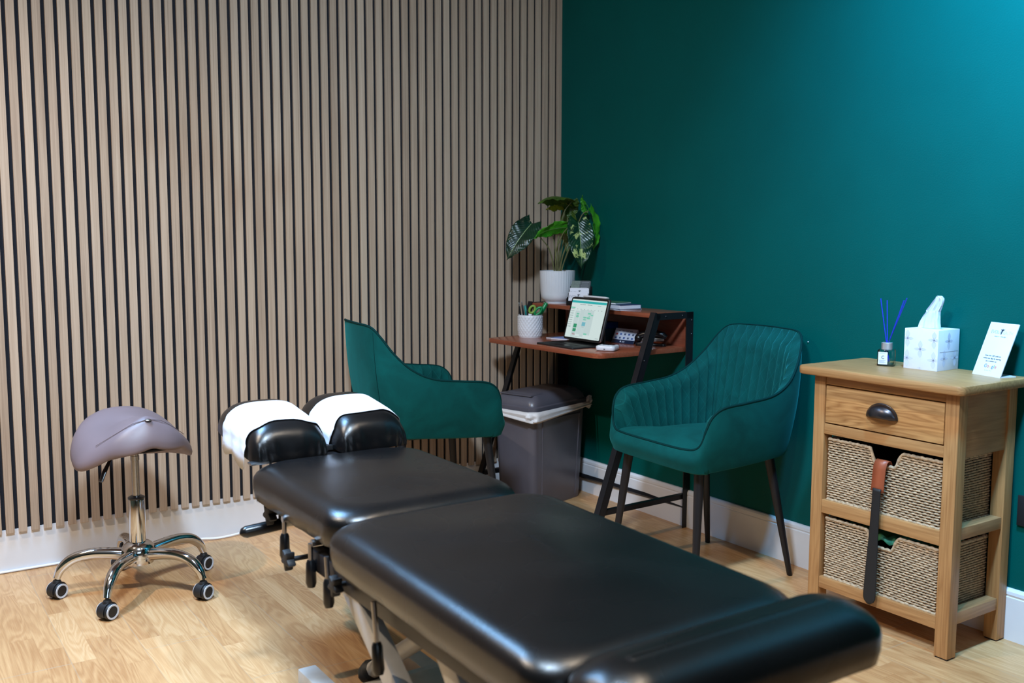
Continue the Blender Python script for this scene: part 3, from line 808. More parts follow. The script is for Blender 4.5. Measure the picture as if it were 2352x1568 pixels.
book(.470, .145, ZS + .022, .125, .105, .006, .22, MT['book_green'], 'thin green patterned booklet lying on top of the shelf book pile')

# business cards in a tiered holder
U2 = Vector((.62, -.785, 0)).normalized(); N2 = Vector((U2.y, -U2.x, 0)); B2 = -N2
ho = Vector((-.172, -.380, ZS))
hd = empty('card_holder', ho); tag(hd, 'black tiered business card holder beside the plant pot on the desk shelf', 'card holder')
def HB(u, d, z): return U2 * u + B2 * d + Vector((0, 0, z))
tiers = [(0.0, .004), (.018, .020), (.036, .036), (.052, .050)]
b = MB()
Mh = frame((0, 0, 0), U2, B2)
b.box(-.050, .050, -.004, .072, 0, .003, .0005, Mh)
for d, z in tiers:
    b.box(-.050, .050, d - .004, d - .002, 0, z + .016, 0, Mh); b.box(-.050, .050, d + .008, d + .010, 0, z + .03, 0, Mh)
b.box(-.050, -.048, -.004, .072, 0, .03, 0, Mh); b.box(.048, .050, -.004, .072, 0, .03, 0, Mh)
b.build('rack', MT['black_plastic'], hd, smooth=False)
MT['card_green'] = simple('grey_green_card', (92, 108, 100), .5, .08, 200); MT['card_dark'] = simple('dark_slate_card', (44, 58, 66), .45, .04, 30)
tnames = ['white business cards with logo in the front tier of the card holder', 'white business cards with logo in the second tier of the card holder',
          'grey green business cards in the third tier of the card holder', 'grey green business cards in the top rear tier of the card holder']
for k, (d, z) in enumerate(tiers):
    st = empty('business_cards', ho + HB(0, d + .003, z)); tag(st, tnames[k], 'business cards')
    Vc = (Vector((0, 0, 1)) + B2 * .22).normalized(); Mc = frame(U2 * 0 + Vc * .0275, U2, Vc)
    sgn = 1 if Mc.col[2].to_3d().dot(N2) > 0 else -1
    MB().prism(rrect(.085, .055, .005), -.003, .003, 0, Mc).build('cards', MT['white_card'] if k < 2 else MT['card_dark'], st)
    zz = .0033 * sgn
    Mt = Mc if sgn > 0 else Mc @ Matrix.Diagonal((1, 1, -1, 1))
    if k < 2:
        text_mesh('EVOLV', .017, MT['ink_grey'], 'lettering', st, Mt @ Matrix.Translation((-.019, .006, .0034)), sx=.85)
        text_mesh('HEALTH', .017, MT['ring_white'], 'lettering', st, Mt @ Matrix.Translation((.021, .006, .0034)), sx=.75)
        b = MB(); b.prism([(-.001, .002), (.001, .002), (.0035, .012), (.009, .0175), (.0035, .0155), (.002, .019), (0, .0155), (-.005, .0165), (-.001, .012)], .0032, .0036, 0, Mt)
        b.build('logo_figure', MT['ink'], st, smooth=False)
    else:
        b = MB(); b.box(-.0425, -.004, -.0275, .0265, .0031, .0034, 0, Mt); b.build('print_panel', MT['card_green'], st, smooth=False)
        b = MB()
        for q in range(4): b.box(.002, .036 - .006 * (q % 2), .019 - q * .0068, .0203 - q * .0068, .0031, .0034, 0, Mt)
        b.build('print_lines', MT['ink_grey'], st, smooth=False)

# tent card with payment signs
a3 = -1.416; U3 = Vector((cos(a3), sin(a3), 0)); N3 = Vector((U3.y, -U3.x, 0)); t3 = .488; Wn, Hn = .119, .066
V3 = Vector((-N3.x * sin(t3), -N3.y * sin(t3), cos(t3)))
tc_ = empty('tent_card', (-.150, -.585, ZT)); tag(tc_, 'small white and navy folded tent card showing payment logos, under the desk shelf', 'sign')
Q = U3 * Wn / 2 + V3 * Hn / 2; Mq = frame(Q, U3, V3)
if Mq.col[2].to_3d().dot(N3) < 0: Mq = Mq @ Matrix.Diagonal((1, 1, -1, 1))
MB().box(-Wn / 2, Wn / 2, -Hn / 2, Hn / 2, -.0006, 0, 0, Mq).build('front_panel', MT['white_card'], tc_, smooth=False)
V3b = Vector((N3.x * sin(t3), N3.y * sin(t3), cos(t3))); base_b = -N3 * (2 * sin(t3) * Hn)
MB().box(-Wn / 2, Wn / 2, -Hn / 2, Hn / 2, -.0006, 0, 0, frame(base_b + U3 * Wn / 2 + V3b * Hn / 2, U3, V3b)).build('rear_panel', MT['white_card'], tc_, smooth=False)
MT['navy'] = simple('navy_print', (30, 40, 66), .5, .02)
MB().box(-Wn / 2, Wn / 2, -Hn / 2, -Hn / 2 + .016, .0001, .0004, 0, Mq).build('printed_band', MT['navy'], tc_, smooth=False)
cols_ = [(190, 50, 50), (60, 84, 150), (40, 60, 120), (60, 90, 150), (70, 80, 110)]
lg = [MB() for _ in range(3)]
lm = [simple('print_red', (188, 56, 52), .5), simple('print_blue', (66, 96, 158), .5), simple('print_slate', (84, 92, 116), .5)]
for r in range(2):
    for k in range(5):
        cx = -.044 + k * .022; cy = .008 - r * .017; b = lg[0 if (k == 0 and r == 0) else (1 if (k + r) % 2 else 2)]
        b.box(cx - .005, cx + .005, cy - .004, cy + .004, .0001, .0004, 0, Mq)
for k in range(4): lg[2].box(-.040 + k * .02, -.030 + k * .022, .021, .024, .0001, .0004, 0, Mq)
for b, m in zip(lg, lm): b.build('payment_logos', m, tc_, smooth=False)
b = MB().prism([(.0035 * cos(a * pi / 8), .0035 * sin(a * pi / 8)) for a in range(16)], .0005, .0007, 0, Mq @ Matrix.Translation((-.012, -.025, 0))); b.build('logo_dot', MT['white_card'], tc_, smooth=False)
text_mesh('pay', .010, MT['white_card'], 'lettering', tc_, Mq @ Matrix.Translation((.004, -.025, .0006)))

# stapler / tape dispenser
stp = empty('stapler', (-.105, -.782, ZT)); tag(stp, 'black stapler with metal jaw standing under the right end of the desk shelf', 'stapler')
Ms = Matrix.Rotation(-.95, 4, 'Z')
MB().prism(rrect(.125, .034, .012), 0, .010, .002, Ms).build('foot', MT['black_plastic'], stp)
MB().box(-.052, .056, -.008, .008, .018, .032, .003, Ms @ Matrix.Rotation(radians(-4), 4, 'Y')).build('magazine', MT['steel'], stp)
MB().tube([tuple(Ms @ Vector(p)) for p in ((-.055, 0, .036), (-.03, 0, .046), (.02, 0, .050), (.05, 0, .044), (.064, 0, .036))], [.012, .015, .016, .015, .009], 14).build('arm', MT['black_plastic'], stp)
MB().sphere(tuple(Ms @ Vector((-.05, 0, .030))), .018, 10).build('pivot', MT['black_plastic'], stp)
# dark blue box behind the tablet
bb = empty('storage_box', (-.115, -.47, ZT)); tag(bb, 'small dark blue box on the desk behind the tablet', 'box')
Mb = Matrix.Rotation(-.03, 4, 'Z')
MB().box(-.045, .045, -.06, .06, 0, .052, .002, Mb).build('body', MT['dark_teal'], bb)
MB().box(-.047, .047, -.062, .062, .052, .078, .002, Mb).build('lid', simple('blue_lid', (0, 44, 96), .5), bb)

# ------------------------------------------------------------------ waste bin
bin_ = empty('waste_bin', (-.266, -.238, 0), 0); tag(bin_, 'grey plastic flip lid waste bin with white liner under the desk', 'bin')
Mb_ = Matrix.Rotation(.30, 4, 'Z')
def binring(w, d, r, z): return [tuple(Mb_ @ Vector((x_, y_, z))) for x_, y_ in rrect(w, d, r, 6)]
def loft(b, rings, cap0=True, cap1=True):
    n = len(rings[0]); vs = [p for r in rings for p in r]
    fs = [(j * n + k, j * n + (k + 1) % n, (j + 1) * n + (k + 1) % n, (j + 1) * n + k) for j in range(len(rings) - 1) for k in range(n)]
    if cap0: fs.append(tuple(reversed(range(n))))
    if cap1: fs.append(tuple((len(rings) - 1) * n + k for k in range(n)))
    b.add(vs, fs)
BW, BD, BH = .398, .235, .435
b = MB(); loft(b, [binring(BW - .055, BD - .035, .03, 0), binring(BW - .05, BD - .03, .032, .006), binring(BW - .03, BD - .018, .034, .2), binring(BW - .008, BD - .006, .036, .425), binring(BW, BD, .036, .428), binring(BW, BD, .036, BH)])
b.build('bin_body', MT['grey_plastic'], bin_, angle=50)
# raised panel outline on the long side
def bside(x_, z, off=0.0):
    s = z / .43; y_ = -(BD - .035 + (.03) * s) / 2; return tuple(Mb_ @ Vector((x_, y_ - off, z)))
pl = [bside(-.12, .02), bside(-.125, .20), bside(-.13, .37), bside(-.115, .388), bside(.12, .388), bside(.138, .37), bside(.132, .2), bside(.125, .02)]
MB().tube(catmull(pl, 5), .0042, 8).build('side_rib', MT['grey_plastic'], bin_)
# lid
b = MB(); loft(b, [binring(BW + .012, BD + .012, .038, BH), binring(BW + .012, BD + .012, .038, BH + .016), binring(BW - .004, BD - .004, .034, BH + .020), binring(BW - .01, BD - .01, .034, BH + .036), binring(BW - .06, BD - .05, .03, BH + .062), binring(BW - .12, BD - .10, .03, BH + .070)])
b.build('lid', MT['grey_plastic'], bin_, angle=35)
b = MB(); b.prism([(-.178, -.085), (-.10, -.085), (-.085, -.075), (-.085, .075), (-.10, .085), (-.178, .085)], BH + .060, BH + .066, .002, Mb_); b.prism([(-.165, -.07), (-.1, -.07), (-.1, .07), (-.165, .07)], BH + .03, BH + .061, 0, Mb_)
b.build('flip_flap', MT['grey_plastic'], bin_)
# bin liner
lin_m = NT('white_bin_liner'); lin_m.set(color=lin((205, 202, 202)), rough=.35)
nn = lin_m.noise(lin_m.coords(), 60, 4); lin_m.bump(nn, .6, .004)
ln = MB(); ring = rrect(BW + .014, BD + .014, .038, 8); n = len(ring); rows = []
for j in range(7):
    rr = []
    for k, (x_, y_) in enumerate(ring):
        a = atan2(y_, x_); drop = .020 + .008 * sin(3 * a + 1) + .006 * sin(9 * a) + .026 * max(0, cos(a + 2.55)) ** 3
        s = j / 6; o = .009 + .010 * sin(pi * s * .8) + .007 * sin(13 * a + j * 1.9) * s + .004 * sin(27 * a) + .006 * sin(41 * a + j * 1.4) * s
        L = sqrt(x_ * x_ + y_ * y_); rr.append(tuple(Mb_ @ Vector((x_ * (1 + o / L), y_ * (1 + o / L), BH + .002 - s * drop))))
    rows.append(rr)
loft(ln, rows, False, False)
lo_ = ln.build('bin_liner', lin_m.m, None); lo_.location = bin_.location
lo_.modifiers.new('thick', 'SOLIDIFY').thickness = .0008
tag(lo_, 'white plastic bin liner sticking out under the lid of the grey bin', 'bin liner')
kn = MB()
for k in range(3):
    M = Mb_ @ Matrix.Translation((.215 + .007 * k, -.112 + .006 * k, BH + .004 - .015 * k)) @ Matrix.Rotation(.5 * k, 4, 'Y')
    kn.sphere((0, 0, 0), (.020 - .003 * k, .012, .019 - .004 * k), 8, M)
for i, v in enumerate(kn.v):
    kn.v[i] = (v[0] + .003 * sin(v[2] * 300 + v[1] * 200), v[1] + .003 * sin(v[0] * 350), v[2] + .003 * sin(v[0] * 260 + v[1] * 310))
kn.build('knot', lin_m.m, lo_)

# ------------------------------------------------------------------ saddle stool
SX, SY = -2.040, -.436
stool = empty('saddle_stool', (SX, SY, 0)); tag(stool, 'taupe grey saddle stool on a chrome five star base with castors by the slatted wall', 'stool')
fa = atan2(-1.05, .14); Fv = Vector((cos(fa), sin(fa), 0)); Lv = Vector((-Fv.y, Fv.x, 0))   # Lv points right as seen from the front
def seat_pt(u, v, z): return Lv * (.190 * u) + Fv * (.165 * v - .005) + Vector((0, 0, z))
def ztop(u, v):
    a = abs(u)
    return .582 + .016 * smooth(0, .9, v) + .022 * smooth(.1, -1, v) - (.098 + .036 * v) * (a * a + .0015) ** ((1.75 - .60 * v) / 2) - .055 * max(0, v - .74) / .26 * (1 - .75 * a) + .012 * max(0, v) * (1 - a)
b = MB(); nT = 72; prof = [(0.02, 0, 1), (.2, 0, 1), (.4, 0, 1), (.6, 0, 1), (.74, 0, 1), (.85, -.003, 1), (.93, -.010, 1), (.98, -.022, 1), (1.0, -.036, 1), (.985, -.050, 1), (.95, -.058, 1), (.85, -.066, 1), (.6, -.085, .9), (.3, -.10, .8), (.02, -.105, .8)]
rings = []
for ro, dz, kk in prof:
    ring = []
    for k in range(nT):
        th = 2 * pi * k / nT; cu, cv = cos(th), sin(th)
        ex = 2.35; rad = (abs(cu) ** ex + abs(cv) ** ex) ** (-1 / ex)
        wid = 1 - .20 * smooth(0, 1, cv)                   # narrower towards the front
        u = cu * rad * ro * wid; v = cv * rad * ro
        ring.append(seat_pt(u, v, ztop(u, v) * kk + (1 - kk) * .50 + dz * (1 if kk == 1 else 1)))
    rings.append(ring)
for r in (12, 13, 14):
    for k in range(nT):
        p = rings[r][k]; q = rings[11][k]; p.z = min(p.z, q.z + .03)
        p.z = max(p.z, .445)
loft(b, rings)
b.build('seat', MT['leather_grey'], stool, angle=80)
def topline(pts): return [seat_pt(u, v, ztop(u, v) + .0008) for u, v in pts]
for s in (-1, 1):
    MB().tube(topline([(s * (.01 + .74 * t), .80 - .10 * t - .30 * t * t) for t in [k / 16 for k in range(17)]]), .0011, 5).build('seam', MT['leather_grey'], stool)
bp = seat_pt(0, .80, ztop(0, .80)); MB().sphere(tuple(bp), (.011, .011, .004), 10).build('button', MT['steel'], stool)
MB().lathe([(.0125, .30), (.0125, .44), (.014, .441), (.014, .455), (.0125, .456), (.0125, .50)], 28).build('gas_lift', MT['steel'], stool)
MB().lathe([(.0255, .145), (.0265, .15), (.0265, .308), (.0255, .312), (.0245, .312)], 36).build('column', MT['chrome'], stool)
MB().lathe([(.024, .308), (.027, .312), (.027, .317), (.018, .322)], 36).build('collar', MT['black_plastic'], stool)
MB().box(-.09, .09, -.07, .07, .478, .486, .003, Matrix.Rotation(fa, 4, 'Z')).build('mounting_plate', MT['black_metal'], stool)
MB().tube([seat_pt(-.35, .2, .485), seat_pt(-.50, .30, .462), seat_pt(-.62, .38, .430), seat_pt(-.70, .44, .402)], [.005, .006, .009, .008], 10, flat=.5).build('height_lever', MT['black_plastic'], stool)
MB().lathe([(.034, .092), (.048, .096), (.052, .106), (.051, .119), (.055, .121), (.055, .140), (.048, .156), (.036, .165), (.028, .168)], 40).build('hub', MT['chrome'], stool)
axw = Vector((.50, -.866, 0)).normalized()
def castor(px_, py_):
    t = empty('castor', (px_, py_, 0)); t.parent = stool
    Mx = frame((0, 0, .026), axw.cross(Vector((0, 0, 1))), Vector((0, 0, 1)))   # local z = across, along axle
    for s in (-1, 1):
        sg = Mx
        f_ = MB().lathe([(.004, s * .006), (.0235, s * .006), (.0255, s * .009), (.0255, s * .019), (.0235, s * .022), (.0215, s * .0225), (.004, s * .0225)], 32, sg)
        f_.build('wheel', MT['rubber'], t)
        MB().lathe([(.0175, s * .0222), (.0235, s * .0222), (.0232, s * .0240), (.0180, s * .0240), (.0175, s * .0222)], 32, sg, cap=False).build('wheel_ring', MT['ring_white'], t)
    hood = MB(); vs = []
    nseg = 14
    b2 = []
    for r_, w_ in ((.0290, .020), (.0275, .020)):
        for k in range(nseg + 1):
            a = radians(-25 + 190 * k / nseg)
            for s in (-1, 1): b2.append(tuple(Mx @ Vector((r_ * cos(a), r_ * sin(a), s * .013))))
    fs = []; m = (nseg + 1) * 2
    for k in range(nseg):
        i = k * 2; fs += [(i, i + 1, i + 3, i + 2), (m + i + 2, m + i + 3, m + i + 1, m + i)]
        fs += [(i, i + 2, m + i + 2, m + i), (i + 1, m + i + 1, m + i + 3, i + 3)]
    fs += [(0, m, m + 1, 1), (nseg * 2, nseg * 2 + 1, m + nseg * 2 + 1, m + nseg * 2)]
    hood.add(b2, fs); hood.build('hood', MT['rubber'], t)
    MB().lathe([(.014, .047), (.0145, .052), (.011, .060), (.0055, .062), (.0055, .075)], 18).build('socket', MT['rubber'], t)
    return t
for k in range(5):
    a = radians(163.5 + 72 * k); d = Vector((cos(a), sin(a), 0)); R1 = .252
    cs = castor(d.x * R1, d.y * R1)
    pts = catmull([d * .035 + Vector((0, 0, .126)), d * .09 + Vector((0, 0, .134)), d * .15 + Vector((0, 0, .137)), d * .20 + Vector((0, 0, .126)), d * .236 + Vector((0, 0, .098)), d * R1 + Vector((0, 0, .066))], 7)
    n = len(pts)
    MB().tube(pts, [.0205 - .003 * smooth(0, .5, i / n) - .0055 * smooth(.6, 1, i / n) for i in range(n)], 16).build('leg', MT['chrome'], stool)

# ------------------------------------------------------------------ treatment table
TB = empty('treatment_table', (-1.72, -2.0, 0)); tag(TB, 'black padded treatment table with sections and grey steel base in the foreground', 'treatment table')
O = Vector(TB.location)
def cushion(name, x0, x1, y0, y1, zt, th, r, roll=.04, crown=.012, tiltz=0.0, pleat=.0, nperim=14):
    w, d = x1 - x0, y1 - y0; cx, cy = (x0 + x1) / 2, (y0 + y1) / 2
    prof = [(.05, 0), (.014, .001), (.004, .008), (0, th * .3), (.0, th * .5)]
    for k in range(1, 8):
        a = (pi / 2) * k / 7; prof.append((roll * (1 - cos(a)), th * .5 + (th * .5 - crown) * sin(a)))
    m = min(w, d) / 2
    for s in (.15, .35, .55, .75, .9, .97): prof.append((roll + (m - roll) * s, th - crown + crown * smooth(0, 1, s)))
    rings = []
    base = []
    def ring_at(ins):
        ww, dd = w - 2 * ins, d - 2 * ins; rad = max(.004, min(r, ww / 2 - .001, dd / 2 - .001) if ins < m * .8 else min(ww, dd) / 2 - .0005)
        rad = max(.0015, min(rad, ww / 2 - .0004, dd / 2 - .0004)); pts = rrect(ww, dd, rad, nperim)
        out = []
        for i in range(len(pts)):
            p, q = Vector(pts[i]), Vector(pts[(i + 1) % len(pts)]); out.append(p)
            if (i + 1) % (nperim + 1) == 0:
                for k in range(1, 16): out.append(p.lerp(q, k / 16))
        return out
    for ins, z in prof:
        rg = []
        for i, p in enumerate(ring_at(ins)):
            side = smooth(.55 * th, .0, z) * pleat * (sin(i * 1.9) * .5 + sin(i * .83 + 1) * .5)
            n = p.normalized() if p.length > 0 else p
            rg.append(Vector((cx + p.x + n.x * side, cy + p.y + n.y * side, zt - th + z + tiltz * (p.y) + .0022 * sin(p.x * 17 + 1) * sin(p.y * 13) * smooth(roll * .6, roll + .06, ins))) - O)
        rings.append(rg)
    b = MB(); loft(b, rings); return b.build(name, MT['leather_black'], TB, angle=80)
cushion('chest_cushion', -1.955, -1.465, -1.888, -1.285, .606, .110, .085, .055, .016, 0.0, .003)
cushion('main_cushion', -2.000, -1.440, -2.705, -1.892, .598, .108, .075, .052, .018, .018, .002)
cushion('foot_cushion', -1.995, -1.442, -2.866, -2.708, .606, .100, .055, .066, .003, 0.0, .003)
# boards and rails under the cushions
def tbox(name, x0, x1, y0, y1, z0, z1, m, ch=.002, M=None):
    b = MB().box(x0, x1, y0, y1, z0, z1, ch, M); b.v = [tuple(Vector(v) - O) for v in b.v]; return b.build(name, m, TB, angle=30)
tbox('cushion_board', -1.90, -1.52, -1.85, -1.33, .484, .497, MT['black_soft'])
tbox('cushion_board', -1.965, -1.475, -2.67, -1.93, .470, .489, MT['black_soft'])
tbox('cushion_board', -1.955, -1.48, -2.835, -2.73, .494, .507, MT['black_soft'])
for x0 in (-1.945, -1.535):
    tbox('side_rail', x0, x0 + .04, -2.68, -1.70, .424, .470, MT['black_metal'], .003)
    tbox('side_rail', x0 + (.06 if x0 < -1.8 else -.06), x0 + (.10 if x0 < -1.8 else -.02), -1.86, -1.36, .450, .486, MT['black_metal'], .003)
for y0 in (-1.74, -2.66): tbox('cross_rail', -1.92, -1.51, y0, y0 + .04, .428, .470, MT['black_metal'], .003)
def tbeam(name, p, q, w, h, m):
    p, q = Vector(p) - O, Vector(q) - O; d = (q - p); X = Vector((1, 0, 0)); M = frame((p + q) / 2, d, X)
    return MB().box(-d.length / 2, d.length / 2, -w / 2, w / 2, -h / 2, h / 2, .004, M).build(name, m, TB, angle=30)
tbeam('frame_leg', (-1.925, -1.88, .445), (-1.925, -2.47, .05), .035, .052, MT['grey_paint'])
tbeam('frame_leg', (-1.545, -1.88, .445), (-1.545, -2.47, .05), .035, .052, MT['grey_paint'])
tbeam('frame_leg', (-1.925, -2.30, .445), (-1.925, -2.66, .05), .035, .052, MT['grey_paint'])
tbeam('frame_leg', (-1.70, -1.72, .34), (-1.70, -2.35, .06), .045, .05, MT['grey_paint'])
for x0 in (-1.872, -1.60): tbox('base_rail', x0, x0 + .05, -2.70, -1.42, .004, .058, MT['grey_paint'], .006)
tbox('base_cross_bar', -1.86, -1.55, -1.70, -1.64, .058, .085, MT['grey_paint'], .004)
tbox('base_cross_bar', -1.86, -1.55, -2.62, -2.56, .058, .085, MT['grey_paint'], .004)
tbox('motor_housing', -1.80, -1.63, -2.20, -1.78, .058, .150, MT['grey_paint'], .012)
def ttube(name, pts, r, m, n=16, flat=1.0): return MB().tube([Vector(p) - O for p in pts], r, n, flat=flat).build(name, m, TB)
ttube('lift_strut', [(-1.75, -1.60, .088), (-1.70, -1.79, .232)], .021, MT['grey_paint'])
ttube('lift_strut', [(-1.70, -1.79, .232), (-1.66, -1.98, .36)], .016, MT['steel'])
ttube('strut_knob', [(-1.756, -1.575, .070), (-1.752, -1.59, .080), (-1.748, -1.605, .092), (-1.745, -1.615, .100)], [.018, .028, .030, .020], MT['black_soft'], 9)
for (x0, y0) in ((-1.847, -1.45), (-1.575, -1.45), (-1.847, -2.67), (-1.575, -2.67)):
    b = MB().lathe([(.02, 0), (.022, .003), (.018, .006)], 16, Matrix.Translation(Vector((x0, y0, 0)) - O)); b.build('foot_pad', MT['rubber'], TB)
# hanging release levers
def lever(x, y, zt, zb, dx=0.0, dy=0.0):
    t = ttube('release_lever', [(x, y, zt), (x + dx * .5, y + dy * .5, (zt + zb) / 2 + .01), (x + dx * .6, y + dy * .6, zb + .05)], .0055, MT['steel'], 10)
    g = MB().tube([Vector(p) - O for p in ((x + dx * .6, y + dy * .6, zb + .062), (x + dx * .65, y + dy * .65, zb + .055), (x + dx * .9, y + dy * .9, zb + .01), (x + dx, y + dy, zb))], [.008, .011, .0125, .009], 14)
    g.build('grip', MT['black_plastic'], t)
lever(-1.950, -1.560, .500, .405); lever(-1.955, -1.735, .490, .390); lever(-1.955, -1.825, .485, .375, .0, -.01); lever(-1.968, -2.085, .470, .330, 0, -.02)
def knob(x, y, z, s=1.0):
    b = MB(); pts = []
    for k in range(30):
        a = 2 * pi * k / 30; r = (.020 + .006 * cos(5 * a)) * s; pts.append((r * cos(a), r * sin(a)))
    M = Matrix.Translation(Vector((x, y, z)) - O) @ Matrix.Rotation(radians(90), 4, 'Y')
    b.prism(pts, -.012, .008, .003, M); b.cyl(tuple(Vector((x, y, z)) - O), tuple(Vector((x + .05, y, z)) - O), .006, n=12); return b.build('star_knob', MT['black_soft'], TB)
knob(-1.960, -1.615, .420, 1.0); knob(-1.965, -1.90, .445, .9)
for y0, z0 in ((-1.56, .502), (-1.74, .492)): ttube('lever_bracket', [(-1.955, y0, z0), (-1.90, y0, z0)], .008, MT['steel'])
# horizontal handle at the head end
ttube('side_bar', [(-1.872, -1.35, .428), (-1.60, -1.35, .428)], .011, MT['grey_paint'])
ttube('side_handle', [(-1.990, -1.35, .418), (-1.984, -1.35, .420), (-1.975, -1.35, .421), (-1.872, -1.35, .428)], [.004, .012, .0155, .0155], MT['black_plastic'])
knob(-1.915, -1.368, .464, 1.15); ttube('handle_post', [(-1.88, -1.35, .43), (-1.88, -1.355, .48), (-1.87, -1.36, .51)], .008, MT['black_soft'])
# head section
def headpiece(x0, x1, nm):
    hw = (x1 - x0) / 2; cx = (x0 + x1) / 2; ya, yb = -1.292, -.962; H = .097
    T = Matrix.Translation(Vector((cx, (ya + yb) / 2, .601)) - O) @ Matrix.Rotation(radians(7.5), 4, 'X')
    def section(t, off=0.0, lo=0.0, n=26, x_extra=0):
        s = (1 - min(1, abs(t)) ** 4.4) ** (1 / 2.7) if abs(t) < 1 else 0
        s2 = max(s, .02); out = []
        for k in range(n + 1):
            th = -lo + (pi + 2 * lo) * k / n; c, d = cos(th), sin(th); p = .62
            x_ = (hw * (.80 + .20 * s2) + off) * (abs(c) ** p) * (1 if c > 0 else -1)
            z_ = (H * s2 + off) * (abs(d) ** .80) * (1 if d > 0 else -.25)
            out.append((x_, t * (yb - ya) / 2, z_))
        return out
    b = MB(); rows = []
    for j in range(37):
        t = -1 + 2 * j / 36; t = sin(t * pi / 2) if True else t
        r = section(t)
        if abs(t) > .75:
            r = [(x_, y_ + .0040 * sin(x_ * 330) * smooth(.75, .97, abs(t)) * smooth(.085, .02, z_) * (1 if t > 0 else -1), z_ + .0015 * sin(k * 2.6) * smooth(.75, .95, abs(t)) * smooth(.06, .0, z_)) for k, (x_, y_, z_) in enumerate(r)]
        rows.append([T @ Vector(p) for p in r])
    loft(b, rows); o = b.build(nm, MT['leather_black'], TB, angle=75)
    return T, section, hw, cx
hp1 = headpiece(-1.935, -1.712, 'head_cushion'); hp2 = headpiece(-1.688, -1.468, 'head_cushion')
tbox('head_board', -1.90, -1.505, -1.24, -1.0, .580, .594, MT['black_soft'])
tbox('head_bracket', -1.940, -1.890, -1.300, -1.27, .578, .584, MT['steel'], .002)
tbox('head_support', -1.74, -1.66, -1.36, -1.05, .50, .575, MT['black_metal'], .004)
def paper(hp, label, ta, tb, lo_side, hi_side, seed):
    T, section, hw, cx = hp; t0 = empty('paper_cover', (cx, -1.1, .60)); tag(t0, label, 'paper cover', 'paper covers on the head cushions')
    b = MB(); rows = []; rnd = random.Random(seed); ph = [rnd.uniform(0, 6) for _ in range(6)]
    nth = 44
    for j in range(23):
        s = j / 22; row = []
        for k in range(nth + 1):
            q = k / nth; e0 = ta + .05 * sin(q * 9 + ph[0]) * .5 + .035 * sin(q * 21 + ph[1]) - .10 * (1 - sin(pi * q)) * 0
            e1 = tb + .04 * sin(q * 7 + ph[2]); t = e0 + (e1 - e0) * s
            sec = section(t, .0030, 0.0, nth); p = Vector(sec[k])
            wr = .0045 * (sin(q * 37 + s * 6 + ph[3]) * .5 + sin(q * 17 - s * 9 + ph[4]) * .5) * (smooth(.35, .0, q) + smooth(.65, 1, q))
            p.z += abs(wr) * .4; p.x += (abs(wr) * (1 if q < .5 else -1))
            row.append(T @ p + O - Vector(t0.location))
        # hanging hems past the cushion's lower edge
        hem = []
        lowL = row[-1] + Vector((-.002, 0, -.012 - lo_side * (.6 + .4 * sin(s * 9 + ph[5])))); lowR = row[0] + Vector((.002, 0, -.010 - hi_side * (.6 + .4 * sin(s * 11))))
        rows.append([lowR] + row + [lowL])
    n = len(rows[0]); vs = [v for r in rows for v in r]
    b.add(vs, [(j * n + k, j * n + k + 1, (j + 1) * n + k + 1, (j + 1) * n + k) for j in range(22) for k in range(n - 1)])
    o = b.build('sheet', MT['paper'], t0, angle=180); o.modifiers.new('thick', 'SOLIDIFY').thickness = .0007
paper(hp1, 'white paper cover draped over the left head cushion of the treatment table', -.66, .40, .022, .006, 3)
paper(hp2, 'white paper cover draped over the right head cushion next to the green chair', -.62, .34, .010, .002, 8)

# ------------------------------------------------------------------ oak side cabinet
CB = empty('side_cabinet', (-.16, -2.008, 0)); tag(CB, 'oiled oak side cabinet with one drawer and two open shelves against the green wall', 'cabinet')
OC = Vector(CB.location)
def cbox(name, x0, x1, y0, y1, z0, z1, m, ch=.002, parent=None):
    b = MB().box(x0, x1, y0, y1, z0, z1, ch); b.v = [tuple(Vector(v) - OC) for v in b.v]; return b.build(name, m, parent or CB, angle=30)
xf, xb, yl, yr = -.302, -.016, -1.765, -2.250
b = MB().prism(rrect(.338, .556, .022, 5), .7515, .7785, .006, Matrix.Translation(Vector((-.168, -2.0, 0)) - OC)); b.build('top', MT['oak_y'], CB, angle=35)
for (a, c) in ((xf, yl - .041), (xf, yr), (xb - .041, yl - .041), (xb - .041, yr)):
    l_ = cbox('leg', a, a + .041, c, c + .041, .004, .7515, MT['oak'], .0025)
    cbox('foot_pad', a + .003, a + .038, c + .003, c + .038, 0, .004, MT['rubber'], 0, l_)
yi, yo = yl - .041, yr + .041
cbox('front_rail', xf + .003, xf + .025, yo, yi, .724, .7515, MT['oak_y']); cbox('front_rail', xf + .001, xf + .040, yo, yi, .570, .602, MT['oak_y'])
cbox('front_rail', xf + .001, xf + .040, yo, yi, .320, .362, MT['oak_y']); cbox('front_rail', xf + .001, xf + .040, yo, yi, .080, .116, MT['oak_y'])
for c in (yl - .024, yr + .006): cbox('side_panel', xf + .041, xb - .041, c, c + .016, .570, .7515, MT['oak_x'])
for c in (yl - .038, yr + .004):
    cbox('side_stretcher', xf + .041, xb - .041, c, c + .034, .338, .372, MT['oak_x']); cbox('side_stretcher', xf + .041, xb - .041, c, c + .034, .096, .130, MT['oak_x'])
cbox('back_rail', xb - .03, xb - .01, yo, yi, .57, .75, MT['oak_y'])
for z in (.345, .100): cbox('shelf', xf + .040, xb - .012, yo - .0, yi, z, z + .014, MT['oak_y'])
cbox('drawer_floor', xf + .03, xb - .03, yo, yi, .590, .598, MT['oak_y'])
dr = cbox('drawer', xf + .0015, xf + .022, yo + .003, yi - .003, .606, .721, MT['oak_draw'], .002)
